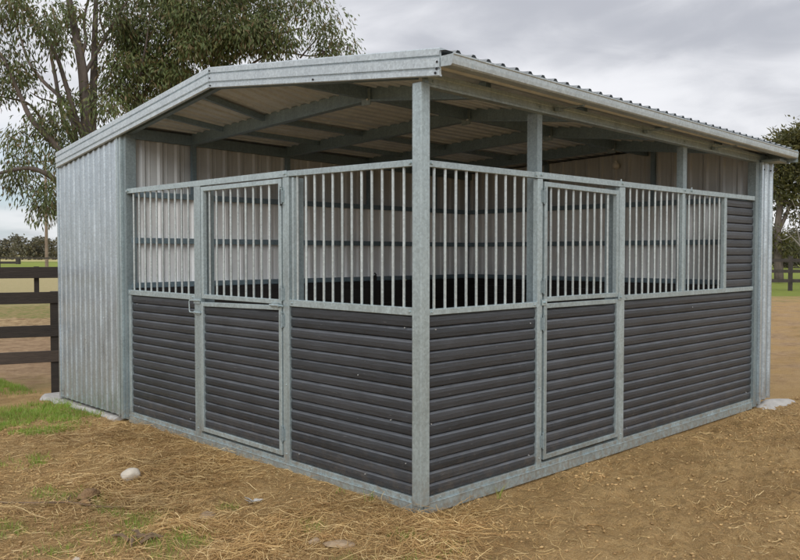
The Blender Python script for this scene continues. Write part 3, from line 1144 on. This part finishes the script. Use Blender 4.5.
rock('soil_clod', (-1.36, 1.80, gh(-1.36, 1.80) + .010), (.055, .045, .028), M['earth'], 27, 'smaller brown clod of earth nearer the stick', 'clod', rz=1.1, rough=.8)
# crumpled white scrap
mb = MB()
rr = random.Random(4)
for i in range(11):
    a, l = rr.uniform(0, 6.28), rr.uniform(.03, .075)
    c = Vector((-.51 + rr.uniform(-.02, .02), 1.09 + rr.uniform(-.02, .02), gh(-.51, 1.09) + .022))
    d = Vector((math.cos(a), math.sin(a), rr.uniform(.0, .35))) * l
    s = Vector((-math.sin(a), math.cos(a), .3)) * .013
    mb.add([c - s * .5, c + s * .5, c + d * .6 + s, c + d, c + d * .6 - s], [(0, 1, 2, 3, 4)])
tag(mb.build('scrap', M['scrap'], None), 'small torn white scrap in a hollow of the straw', 'litter')
# stick
mb = MB()
pts = [(-1.80, 2.22), (-1.62, 2.00), (-1.46, 1.86), (-1.33, 1.66), (-1.21, 1.53)]
mb.tube([(x, y, gh(x, y) + .016) for x, y in pts], [.006, .009, .008, .007, .004], 6)
mb.tube([(-1.46, 1.86, gh(-1.46, 1.86) + .018), (-1.40, 1.93, gh(-1.4, 1.93) + .045)], [.005, .003], 5)
tag(mb.build('stick', M['bits'], None), 'thin brown stick lying on bare soil at the left edge', 'stick')
mb = MB()
for k in range(6):
    x, y = -1.43 + rng.uniform(-.09, .09), .79 + rng.uniform(-.09, .09)
    a = rng.uniform(0, 6.28)
    mb.tube([(x, y, gh(x, y) + .012), (x + .06 * math.cos(a), y + .06 * math.sin(a), gh(x, y) + .035), (x + .14 * math.cos(a), y + .14 * math.sin(a), gh(x, y) + .018)], [.009, .011, .004], 5)
tag(mb.build('bark_scraps', M['bits'], None), 'little pile of curled bark in the grass near the bottom edge', 'bark')

# hay loop on the right soil
mb = MB()
pts = [(.62, -.93), (.70, -.86), (.73, -.80), (.70, -.76), (.64, -.78), (.56, -.86), (.50, -.87)]
mb.tube([(x, y, gh(x, y) + .012) for x, y in pts], [.003, .004, .004, .004, .004, .004, .002], 5)
tag(mb.build('straw_stalk', M['straw'], None), 'single thick bent straw stalk on the bare soil right of the corner', 'straw')


# ------------------------------------------------------------------ straw, grass and clods (uncountable)
def sample(maskfn, n_try, x0, x1, y0, y1, r):
    x = r.uniform(x0, x1, n_try)
    y = r.uniform(y0, y1, n_try)
    keep = r.random(n_try) < np.clip(maskfn(x, y), 0, 1)
    keep &= ~((x > -.012) & (y > -.012))
    return x[keep], y[keep]


def strands(name, x, y, lmin, lmax, w0, w1, lift, tilt, mat, r, seg=4, curl=1.3):
    k = len(x)
    ang = r.uniform(0, 2 * np.pi, k)
    L = lmin + (lmax - lmin) * r.random(k) ** 2.2
    cu = r.normal(0, curl, k)
    W = r.uniform(w0, w1, k)
    z0 = lift * r.random(k) ** 1.6
    tl = r.normal(0, tilt, k)
    roll = r.uniform(-1.0, 1.0, k)
    rows = []
    px, py = x.copy(), y.copy()
    for s in range(seg + 1):
        t = s / seg
        a = ang + cu * (t - .5)
        h = ground_h(px, py) + .0025 + z0 + np.abs(tl) * L * (t if s else 0) * .5
        nxp, nyp = -np.sin(a), np.cos(a)
        wd = W * (.55 + .9 * min(t, 1 - t) + .2)
        rows.append(np.stack([px - nxp * wd / 2, py - nyp * wd / 2, h - roll * wd * .4], 1))
        rows.append(np.stack([px + nxp * wd / 2, py + nyp * wd / 2, h + roll * wd * .4], 1))
        px = px + np.cos(a) * L / seg
        py = py + np.sin(a) * L / seg
        # do not run through the walls
        px = np.where((px > -.015) & (py > -.015) & (x < 0), -.015, px)
        py = np.where((py > -.015) & (px > -.015) & (y < 0), -.015, py)
    V = np.stack(rows, 1).reshape(-1, 3)
    nv = 2 * (seg + 1)
    base = (np.arange(k) * nv)[:, None]
    F = np.concatenate([base + np.array([2 * s, 2 * s + 1, 2 * s + 3, 2 * s + 2]) for s in range(seg)], 0)
    return V, F


def join(parts):
    Vs, Fs, o = [], [], 0
    for V, F in parts:
        Vs.append(V); Fs.append(F + o); o += len(V)
    return np.concatenate(Vs), np.concatenate(Fs)


r = np.random.default_rng(5)
x, y = sample(lambda a, b: straw_mask(a, b) * .9, 300000, -3.0, 5.6, -2.6, 5.0, r)
s1 = strands('a', x, y, .02, .16, .0013, .0029, .024, .10, M['straw'], r, 4, .5)
x, y = sample(lambda a, b: sm(straw_mask(a, b), .30, 1.0), 42000, -2.2, 1.2, -1.2, 4.4, r)
s2 = strands('b', x, y, .05, .28, .0015, .0030, .045, .16, M['straw'], r, 5, .7)
x, y = sample(lambda a, b: .25 + .75 * sm(fbm(a, b, 1.1, 3), .36, .62), 110000, -3.0, 6.4, -3.0, 5.0, r)
s3 = strands('c', x, y, .012, .085, .0014, .003, .006, .05, M['straw'], r, 3, .6)
V, F = join([s1, s2, s3])
tag(fast_mesh('straw_litter', V, F, M['straw']), 'loose golden straw strewn over the soil along the boarded fronts', 'straw', kind='stuff')


def blades(x, y, h0, h1, w0, w1, r, lean=.6, seg=3):
    k = len(x)
    a = r.uniform(0, 2 * np.pi, k)
    H = r.uniform(h0, h1, k)
    W = r.uniform(w0, w1, k)
    b = r.uniform(.1, lean, k) * H
    f = r.uniform(0, 2 * np.pi, k)
    z = ground_h(x, y) - .004
    rows = []
    for s in range(seg + 1):
        t = s / seg
        cx, cy = x + np.cos(a) * b * t * t, y + np.sin(a) * b * t * t
        wd = W * (1 - t * .85) / 2
        for sg in (-1, 1):
            rows.append(np.stack([cx + sg * np.cos(f) * wd, cy + sg * np.sin(f) * wd, z + H * (t - .18 * t * t)], 1))
    V = np.stack(rows, 1).reshape(-1, 3)
    nv = 2 * (seg + 1)
    base = (np.arange(k) * nv)[:, None]
    F = np.concatenate([base + np.array([2 * s, 2 * s + 1, 2 * s + 3, 2 * s + 2]) for s in range(seg)], 0)
    return V, F


x, y = sample(lambda a, b: grass_mask(a, b) * sm(b, 1.9, 4.0), 190000, -3.0, 2.2, 2.0, 8.2, r)
b1 = blades(x, y, .025, .075, .004, .008, r)
x, y = sample(lambda a, b: grass_mask(a, b) * .6, 80000, -2.6, 0, -1.0, 3.6, r)
b2 = blades(x, y, .022, .062, .0025, .0046, r, 1.0)
V, F = join([b1, b2])
tag(fast_mesh('grass', V, F, M['grass']), 'short green grass in ragged patches on the soil', 'grass', kind='stuff')

# crumbs of soil
x, y = sample(lambda a, b: .25 + .75 * sm(fbm(a, b, 1.3, 3), .45, .7) + 0 * a, 110000, -3.0, 6.2, -3.0, 5.2, r)
k = len(x)
S = .0028 + .014 * r.random(k) ** 6
ico = np.array([(0, 0, 1), (.9, 0, .35), (.28, .85, .4), (-.72, .53, .45), (-.72, -.53, .35), (.28, -.85, .45), (0, 0, -.6)], float)
icof = np.array([(0, 1, 2), (0, 2, 3), (0, 3, 4), (0, 4, 5), (0, 5, 1), (6, 2, 1), (6, 3, 2), (6, 4, 3), (6, 5, 4), (6, 1, 5)])
jit = 1 + r.uniform(-.3, .3, (k, 7, 1))
th = r.uniform(0, 6.28, k)
P0 = ico[None] * jit
Xr = P0[..., 0] * np.cos(th)[:, None] - P0[..., 1] * np.sin(th)[:, None]
Yr = P0[..., 0] * np.sin(th)[:, None] + P0[..., 1] * np.cos(th)[:, None]
V = np.stack([x[:, None] + Xr * S[:, None] * 1.25, y[:, None] + Yr * S[:, None], ground_h(x, y)[:, None] + (P0[..., 2] * .7 + .1) * S[:, None]], -1).reshape(-1, 3)
F = ((np.arange(k) * 7)[:, None, None] + icof[None]).reshape(-1, 3)
tag(fast_mesh('soil_crumbs', V, F, M['clod']), 'small crumbs of brown soil scattered over the ground', 'soil', kind='stuff')


# weeds at the foot of the walls
def sprig(x, y, nb, h, seed, lab):
    r = np.random.default_rng(seed)
    V, F = blades(x + r.normal(0, .018, nb), y - np.abs(r.normal(0, .012, nb)), h * .5, h, .005, .009, r, .8, 4)
    o = fast_mesh('grass_sprig', V, F, M['grass'])
    tag(o, lab, 'grass sprig', 'grass sprigs at the foot of the boards')


sprig(.735, -.03, 9, .15, 1, 'sprig of green grass growing against the base rail right of the corner post')
sprig(-.05, .42, 8, .13, 2, 'sprig of green grass growing against the base rail left of the corner post')
sprig(-.05, .72, 7, .07, 3, 'low green weed further left of the corner post at the base rail')


# ------------------------------------------------------------------ fences
def rail_between(mb, a, b, h, t):
    a, b = Vector(a), Vector(b)
    d = (b - a).normalized()
    s = Vector((-d.y, d.x, 0)) * (t / 2)
    u = Vector((0, 0, h / 2))
    mb.hexa([a - s - u, b - s - u, b + s - u, a + s - u, a - s + u, b - s + u, b + s + u, a + s + u])


def post_at(mb, x, y, w_, z0, z1, ang=0.0):
    c, s = math.cos(ang) * w_ / 2, math.sin(ang) * w_ / 2
    ring = [(x + c - s, y + s + c), (x - c - s, y - s + c), (x - c + s, y - s - c), (x + c + s, y + s - c)]
    mb.hexa([(a, b, z0) for a, b in ring] + [(a, b, z1) for a, b in ring])


# near fence, running in from the left and ending at the corner of the stable
fr = empty('rail_fence', (.12, 5.98, 0))
tag(fr, 'dark brown timber post and rail fence ending at the sheeted left end of the stable', 'fence')
fp0 = Vector((.16, 6.16))
fd = Vector((-.93, .36)).normalized()       # towards the frame's left edge
ZR = (.40, .70, 1.09, 1.385)


def fpt(t): return fp0 + fd * t


for i, z in enumerate(ZR):
    mb = MB()
    hgt = (.135, .135, .135, .130)[i]
    e = .14 if i != 3 else .18
    a, b = fpt(-e), fpt(7.0)
    rail_between(mb, (a.x, a.y - .055, z), (b.x, b.y - .055, z + (-.02 if i == 0 else .0)), hgt, .032)
    mb.build('rail', M['fence_worn'] if i == 0 else M['fence'], fr, bevel=.004)
for t in (.0, 2.4, 4.8):
    p_ = fpt(t)
    mb = MB()
    post_at(mb, p_.x, p_.y + .02, .125, -.15, 1.16, math.atan2(fd.y, fd.x))
    mb.build('post', M['fence'], fr, bevel=.006)
for t in (.20, 3.0):
    p_ = fpt(t)
    mb = MB()
    post_at(mb, p_.x, p_.y + .03, .055, 1.10, 1.455, math.atan2(fd.y, fd.x))
    mb.build('batten', M['fence'], fr)
keep_world(fr)


def ground_pt(px, depth):
    p_ = at(px, 280, depth)
    return p_.x, p_.y


# thin single rail far off on the left
wf = empty('wire_fence', (*ground_pt(14, 90), -.05))
tag(wf, 'thin far fence of one dark rail across the green paddock on the left', 'fence')
x0, y0 = ground_pt(-260, 96); x1, y1 = ground_pt(180, 84)
mb = MB(); rail_between(mb, (x0, y0, 1.16), (x1, y1, 1.16), .16, .06); mb.build('rail', M['dryfence'], wf)
mb = MB(); rail_between(mb, (x0, y0, .70), (x1, y1, .70), .03, .03); mb.build('wire', M['dryfence'], wf)
for px in (-190, -88, 14, 116):
    k = (px + 260) / 440
    mb = MB(); post_at(mb, x0 + (x1 - x0) * k, y0 + (y1 - y0) * k, .13, -.1, 1.3); mb.build('post', M['dryfence'], wf)
keep_world(wf)

# fence across the paddock on the right
rf = empty('rail_fence', (*ground_pt(792, 36), -.05))
tag(rf, 'dark three rail timber fence across the green paddock on the right', 'fence')
x0, y0 = ground_pt(640, 37.5); x1, y1 = ground_pt(1010, 34.5)
for z in (1.32, .83, .40):
    mb = MB(); rail_between(mb, (x0, y0, z), (x1, y1, z), .15, .05); mb.build('rail', M['dryfence'], rf)
for px in (705, 752, 799, 846, 893, 940):
    k = (px - 640) / 370
    mb = MB(); post_at(mb, x0 + (x1 - x0) * k, y0 + (y1 - y0) * k + .05, .15, -.1, 1.50); mb.build('post', M['dryfence'], rf)
keep_world(rf)

# pole
pr = empty('utility_pole', (*ground_pt(47, 105), -.05))
tag(pr, 'tall bare timber pole standing in front of the far wood', 'pole')
bx, by = ground_pt(47, 105)
mb = MB(); mb.tube([(bx, by, -.1), (bx, by, 5), (bx, by, 14.5)], [.22, .19, .14], 10); mb.build('shaft', M['pole'], pr)
mb = MB(); rail_between(mb, (bx - .9, by + .9, 13.6), (bx + .9, by - .9, 13.6), .16, .12); mb.build('crossarm', M['pole'], pr)
keep_world(pr)
mb = MB()
for k in (-1, 1):
    ox = .8 * k
    a = Vector((bx + ox, by - ox, 13.75))
    d = (Vector((*ground_pt(-600, 120), 13.75)) - a)
    mb.tube([a + d * t + Vector((0, 0, -5.5 * t * (1 - t))) for t in [i / 10 for i in range(11)]], .035, 5)
tag(mb.build('power_line', M['hose'], None), 'thin dark power line crossing the sky from the bare pole', 'cable')

# dark feed trough far in the left paddock
tr = empty('feed_trough', (*ground_pt(4, 120), -.05))
tag(tr, 'low dark trough with a taller end far out in the dry left paddock', 'trough')
x0, y0 = ground_pt(-16, 120); x1, y1 = ground_pt(17, 120); x2, y2 = ground_pt(20, 120)
mb = MB(); rail_between(mb, (x0, y0, .33), (x1, y1, .33), .35, .7); mb.build('basin', M['dryfence'], tr)
mb = MB(); rail_between(mb, (x1, y1, .55), (x2, y2, .55), .9, .7); mb.build('float_box', M['dryfence'], tr)
keep_world(tr)


# ------------------------------------------------------------------ trees
def catmull(P, n_=5):
    P = [Vector(p) for p in P]
    Q = [P[0] * 2 - P[1]] + P + [P[-1] * 2 - P[-2]]
    out = []
    for i in range(1, len(Q) - 2):
        for k in range(n_):
            t = k / n_
            out.append(.5 * ((2 * Q[i]) + (-Q[i - 1] + Q[i + 1]) * t + (2 * Q[i - 1] - 5 * Q[i] + 4 * Q[i + 1] - Q[i + 2]) * t * t +
                             (-Q[i - 1] + 3 * Q[i] - 3 * Q[i + 1] + Q[i + 2]) * t ** 3))
    out.append(P[-1])
    return out


def leaf_quads(c, d, L, W, r):
    """rhombic leaves: centres c, directions d"""
    k = len(c)
    d = d / np.linalg.norm(d, axis=1)[:, None]
    s = np.cross(d, r.normal(size=(k, 3)))
    s /= np.linalg.norm(s, axis=1)[:, None]
    L, W = L[:, None], W[:, None]
    V = np.stack([c, c + d * L * .45 + s * W, c + d * L, c + d * L * .5 - s * W], 1).reshape(-1, 3)
    F = np.arange(4 * k).reshape(k, 4)
    return V, F


class Tree:
    def __init__(self, depth, seed):
        self.D, self.r = depth, np.random.default_rng(seed)
        self.px = depth / FPX
        self.wood = MB()
        self.parts = []
        self.tips = []

    def limb(self, pts, w0, w1, wig=0.0):
        """pts: (px, py, depth offset)"""
        P = [at(p[0], p[1], self.D + (p[2] if len(p) > 2 else 0)) for p in pts]
        C = catmull(P)
        if wig:
            C = [c + Vector(self.r.normal(0, wig, 3)) for c in C]
        k = len(C)
        self.wood.tube(C, [(w0 + (w1 - w0) * i / (k - 1)) * .5 for i in range(k)], 8)
        self.tips += C[k // 3:]

    def clump(self, px, py, rx, ry, rz, dens=1.0, leaf=(.09, .16), lw=.013, per=46, rad=.24, droop=.8, dz=0.0):
        r = self.r
        c0 = np.array(at(px, py, self.D + dz))
        nsub = max(3, int(rx * ry / 26 * dens))
        R, U, Fw = np.array(RGT), np.array(UPV), np.array(FWD)
        u = r.normal(size=(nsub, 3))
        u /= np.linalg.norm(u, axis=1)[:, None]
        u *= r.random((nsub, 1)) ** (1 / 2.4)
        sub = c0 + (u[:, :1] * rx * self.px) * R + (u[:, 1:2] * ry * self.px) * U + (u[:, 2:] * rz) * Fw
        for s in sub:
            # twig from the nearest limb or the clump's heart
            if r.random() < .5:
                a = c0 + (s - c0) * .15
                mid = (a + s) / 2 + r.normal(0, .06, 3)
                self.wood.tube([a, mid, s], [.012, .008, .004], 4, False)
            k = int(per * r.uniform(.5, 1.5))
            off = np.clip(r.normal(size=(k, 3)), -1.7, 1.7) * np.array([rad, rad, rad * .9]) * r.uniform(.6, 1.2)
            d = off / (np.linalg.norm(off, axis=1)[:, None] + 1e-6) * .55 + np.array([0, 0, -droop]) + r.normal(0, .35, (k, 3))
            self.parts.append(leaf_quads(s + off, d, r.uniform(leaf[0], leaf[1], k), r.uniform(.7, 1.3, k) * lw, r))

    def finish(self, name, label, base, leafmat, barkmat, group=None):
        root = empty(name, base)
        tag(root, label, 'tree', group)
        self.wood.build('trunk', barkmat, root, smooth=True)
        V, F = join(self.parts)
        fast_mesh('crown', V, F, leafmat, root)
        keep_world(root)
        return root


T = Tree(15.0, 21)
bx = at(92, 300, 15)
T.limb([(93, 345), (91, 240), (89, 160), (86, 120), (83, 75), (77, 40), (70, 5), (62, -50), (60, -90)], .30, .07)
T.limb([(91, 200, .1), (92, 130, .2), (94, 70, .3), (95, 30, .2), (97, -10, .3), (104, -60, .4)], .20, .05)
T.limb([(85, 92), (81, 62), (86, 40), (84, 20), (92, -15)], .09, .04)
T.limb([(88, 150), (76, 118, -.3), (66, 85, -.5), (56, 55, -.6), (40, 30, -.8), (22, 5, -1), (5, -15, -1.2)], .12, .025)
T.limb([(84, 165), (64, 120, .3), (55, 75, .6), (51, 50, .6), (58, 30, .7), (50, 5, .9)], .10, .03)
T.limb([(80, 160), (68, 108, .5), (42, 80, .8), (28, 60, 1), (18, 30, 1.2), (8, 10, 1.2)], .10, .022)
T.limb([(86, 190), (70, 165, -.5), (55, 145, -.8), (32, 120, -1), (20, 95, -1.1), (4, 60, -1.2), (-12, 40, -1.3)], .15, .03)
T.limb([(68, 163, -.5), (48, 130, -.3), (30, 105, -.4), (8, 98, -.6), (-15, 95, -.6)], .07, .02)
T.limb([(88, 215), (66, 190, -.6), (48, 175, -.9), (28, 168, -1.1), (4, 172, -1.3), (-20, 178, -1.4)], .14, .03)
T.limb([(60, 185, -.7), (45, 188, -.8), (32, 180, -.9), (26, 188, -1)], .04, .012)
T.limb([(76, 128, -.3), (58, 105, .2), (40, 98, .3), (30, 92, .3)], .05, .015)
T.limb([(84, 75), (104, 40, .2), (118, 15, .2), (135, -10, .3)], .08, .02)
T.limb([(105, 35, .2), (100, 15, .3), (110, -5, .3)], .05, .02)
T.limb([(88, 180), (110, 140, .8), (135, 105, 1.0), (165, 70, 1.2), (190, 35, 1.3), (205, 5, 1.2)], .15, .03)
T.limb([(92, 210), (130, 160, 1), (175, 105, 1.4), (225, 65, 1.6), (262, 40, 1.8), (300, 28, 1.8)], .16, .03)
T.limb([(175, 105, 1.4), (185, 80, 1.2), (182, 60, 1.2), (195, 40, 1)], .08, .02)
T.limb([(200, 85, 1.5), (232, 78, 1.5), (258, 60, 1.6), (280, 52, 1.5), (312, 56, 1.6), (330, 50, 1.6)], .07, .018)
T.limb([(135, 105, 1.0), (140, 75, .6), (146, 45, .4), (150, 15, .3)], .08, .02)
T.limb([(300, 58, 1.5), (312, 44, 1.5), (322, 34, 1.5)], .04, .012)
T.limb([(165, 70, 1.2), (215, 40, 1.2), (250, 15, 1.3), (290, 5, 1.3)], .07, .02)
G = [  # dense right crown
    (128, 30, 20, 22, 1.0, 1.1), (150, 58, 24, 22, 1.2, 1.1), (180, 30, 26, 24, 1.2, 1.2), (170, 78, 22, 14, 1.0, 1.0), (215, 25, 26, 24, 1.2, 1.15), (205, 58, 20, 16, 1.0, .9),
    (245, 30, 22, 20, 1.1, 1.05), (235, 52, 16, 10, .9, .8), (265, 18, 16, 14, 1, .8), (272, 42, 17, 13, .9, .9), (290, 40, 12, 10, .8, .7),
    (312, 18, 16, 9, .8, .7), (300, 4, 14, 8, .8, .6), (330, 32, 14, 11, .7, .8), (338, 46, 12, 7, .6, .8), (322, 50, 12, 6, .6, .5), (348, 50, 5, 4, .4, .5),
    (115, 62, 15, 18, .8, 1.0), (128, 85, 16, 14, .8, 1.0), (98, 98, 14, 14, .8, 1.1), (112, 112, 14, 12, .8, 1.0), (90, 112, 10, 8, .6, .9), (140, 100, 12, 8, .7, .7),
    (160, -10, 34, 18, 1.4, 1), (220, -15, 36, 18, 1.4, 1), (105, -25, 26, 18, 1.2, .8), (265, -15, 16, 12, 1, .7),
    # sparse left side
    (8, 4, 14, 9, .7, .9), (30, 8, 14, 8, .8, .7), (60, 4, 14, 8, .8, .6), (48, 22, 12, 9, .7, .7), (68, 26, 9, 9, .6, .7), (58, 42, 9, 8, .6, .5), (78, 20, 7, 10, .6, .6),
    (38, 38, 9, 7, .6, .4), (14, 24, 11, 9, .6, .6), (92, 24, 8, 9, .6, .7), (112, 20, 8, 10, .6, .6),
    (10, 62, 12, 10, .8, 1.0), (22, 76, 11, 9, .7, 1.0), (6, 82, 10, 8, .7, .9), (18, 56, 8, 6, .5, .7),
    (44, 118, 9, 6, .5, .7), (54, 108, 7, 6, .5, .5), (40, 132, 8, 5, .5, .5), (56, 128, 8, 8, .6, .6), (72, 130, 8, 8, .6, .6), (75, 100, 6, 7, .5, .5), (84, 138, 9, 9, .6, .9), (60, 148, 9, 7, .6, .6),
    (-15, 30, 16, 18, .8, .8), (-22, 80, 14, 14, .8, .8),
    # low hanging sprays
    (14, 140, 8, 5, .4, .6), (24, 132, 6, 5, .4, .4), (8, 154, 8, 6, .4, .8), (22, 160, 8, 6, .4, .8), (34, 152, 6, 4, .4, .4), (12, 172, 7, 5, .4, .7), (20, 186, 5, 8, .35, .8), (16, 180, 5, 6, .3, .7),
    (38, 206, 6, 8, .35, 1.0), (46, 214, 6, 8, .35, 1.0), (52, 204, 6, 6, .35, .8), (56, 196, 6, 5, .3, .6), (44, 200, 6, 5, .3, .7), (60, 206, 4, 6, .3, .6), (48, 182, 6, 4, .3, .4), (62, 170, 6, 6, .4, .5), (58, 160, 5, 5, .4, .5)]
for c in G:
    small = c[2] < 9
    T.clump(*c[:5], dens=c[5] * (1.35 if small else 1.0) * (.46 if c[0] < 118 else 1.0), rad=.15 if small else (.18 if c[0] < 118 else .20), leaf=(.08, .145), per=60 if small else (100 if c[0] < 118 else 150),
            lw=.0125 if small else .0150, droop=1.1 if small else .95, dz=(-.9 if c[0] < 60 else .9 if c[0] > 120 else 0))
T.finish('gum_tree', 'tall many stemmed gum tree with drooping olive leaves behind the stable roof', (bx.x, bx.y, -.05), M['gumleaf'], M['bark'])

# pine on the right
T = Tree(46, 5)
T.limb([(779, 282), (778, 250), (778, 225), (781, 195), (786, 165), (795, 140)], .55, .16)
T.limb([(778, 232), (786, 215), (794, 195), (806, 170)], .28, .1)
T.limb([(780, 210), (774, 190), (776, 165)], .2, .08)
T.limb([(781, 200), (795, 205), (812, 200), (835, 185)], .24, .08)
T.wood2 = MB()
for c in [(790, 146, 18, 10, 1.6, 1.2), (772, 152, 10, 7, 1.2, 1.0), (808, 140, 20, 12, 2, 1.2), (780, 168, 12, 9, 1.2, .9), (800, 165, 16, 10, 1.6, 1.1), (774, 186, 8, 7, 1, .6),
          (792, 190, 12, 9, 1.3, .8), (812, 182, 14, 14, 1.6, .9), (785, 205, 8, 6, 1, .4), (830, 160, 22, 18, 2, 1.1), (840, 195, 20, 18, 2, 1), (776, 176, 8, 6, 1, .6), (800, 212, 9, 6, 1, .4),
          (795, 138, 12, 5, 1, 1), (776, 240, 7, 8, 1, .8), (785, 245, 9, 7, 1, .9)]:
    T.clump(*c[:5], dens=c[5] * 2.0, leaf=(.2, .38), lw=.045, per=130, rad=.42, droop=.1)
b0 = at(779, 283, 46)
T.finish('pine_tree', 'tall dark olive pine with a bare lower trunk beyond the right end of the stable', (b0.x, b0.y, -.05), M['pineleaf'], M['bark'])
# grey dead limbs beside it
T = Tree(43, 9)
T.limb([(812, 284), (810, 262), (800, 246), (791, 236), (784, 228)], .16, .03)
T.limb([(801, 247), (797, 230), (790, 214), (786, 204)], .09, .02)
T.limb([(810, 262), (806, 235), (797, 212), (792, 200)], .10, .02)
T.limb([(791, 236), (783, 240), (777, 237)], .05, .02)
for c in [(806, 208, 7, 5, .8, .5), (815, 215, 8, 6, .8, .6)]:
    T.clump(*c[:5], dens=c[5], leaf=(.2, .35), lw=.035, per=30, rad=.35, droop=.3)
b0 = at(812, 285, 43)
T.finish('bare_tree', 'leaning pale grey tree with nearly bare limbs at the right edge', (b0.x, b0.y, -.05), M['pineleaf'], M['palebark'])


# far wood all along the horizon
def far_wood():
    r = np.random.default_rng(77)
    parts = []
    px = -900.0
    while px < 1750:
        depth = r.uniform(225, 300)
        hgt = r.uniform(4.2, 10.5) * (1.0 if px < 500 else 1.05)
        wd = r.uniform(3.0, 6.5)
        cpos = np.array(at(px, 254, depth))
        cpos[2] = 0
        nb = int(26 * wd)
        # several lobes make one crown
        for l in range(r.integers(5, 8)):
            lc = cpos + np.array([r.normal(0, wd * .45), r.normal(0, wd * .45), hgt * r.uniform(.18, .85)])
            k = int(nb * 2.0)
            u = r.normal(size=(k, 3))
            u /= np.linalg.norm(u, axis=1)[:, None]
            u *= r.random((k, 1)) ** .4
            c = lc + u * np.array([wd * .55, wd * .55, hgt * .19])
            c[:, 2] = np.maximum(c[:, 2], .1)
            d = r.normal(size=(k, 3))
            parts.append(leaf_quads(c, d, r.uniform(.4, 1.0, k), r.uniform(.14, .32, k), r))
        # understorey
        k = int(nb * 1.6)
        c = cpos + np.stack([r.normal(0, wd * .7, k), r.normal(0, wd * .7, k), np.abs(r.normal(0, 2.0, k))], 1)
        parts.append(leaf_quads(c, r.normal(size=(k, 3)), r.uniform(.5, 1.2, k), r.uniform(.2, .4, k), r))
        px += r.uniform(6, 17)
    V, F = join(parts)
    o = fast_mesh('far_wood', V, F, M['farleaf'])
    tag(o, 'long dark line of distant trees along the edge of the paddocks', 'wood', kind='stuff')


far_wood()
# low scrub behind the right fence
def scrub(px, depth, wd, h, seed, lab):
    r = np.random.default_rng(seed)
    c0 = np.array(at(px, 254, depth)); c0[2] = 0
    root = empty('shrub', (c0[0], c0[1], -.05))
    tag(root, lab, 'shrub', 'dark shrubs beyond the right paddock')
    k = 1500
    u = r.normal(size=(k, 3)); u /= np.linalg.norm(u, axis=1)[:, None]; u *= r.random((k, 1)) ** .4
    u *= 1 + .25 * np.sin(u[:, :1] * 7 + seed) * np.cos(u[:, 1:2] * 6)
    c = c0 + u * np.array([wd, wd, h * .5]) + np.array([0, 0, h * .5])
    c[:, 2] = np.maximum(c[:, 2], .0)
    V, F = leaf_quads(c, r.normal(size=(k, 3)), r.uniform(.3, .7, k), r.uniform(.09, .2, k), r)
    fast_mesh('crown', V, F, M['farleaf'], root)
    mb = MB()
    for i in range(4):
        a = r.uniform(0, 6.28)
        mb.tube([(c0[0], c0[1], -.1), (c0[0] + math.cos(a) * wd * .3, c0[1] + math.sin(a) * wd * .3, h * .35), (c0[0] + math.cos(a) * wd * .6, c0[1] + math.sin(a) * wd * .6, h * .7)], [.12, .08, .03], 6)
    mb.build('stem', M['bark'], root)
    keep_world(root)


scrub(782, 95, 3.2, 3.4, 31, 'rounded dark shrub just right of the stable beyond the paddock fence')
scrub(803, 100, 3.6, 2.6, 32, 'lower dark shrub at the right edge beyond the paddock fence')
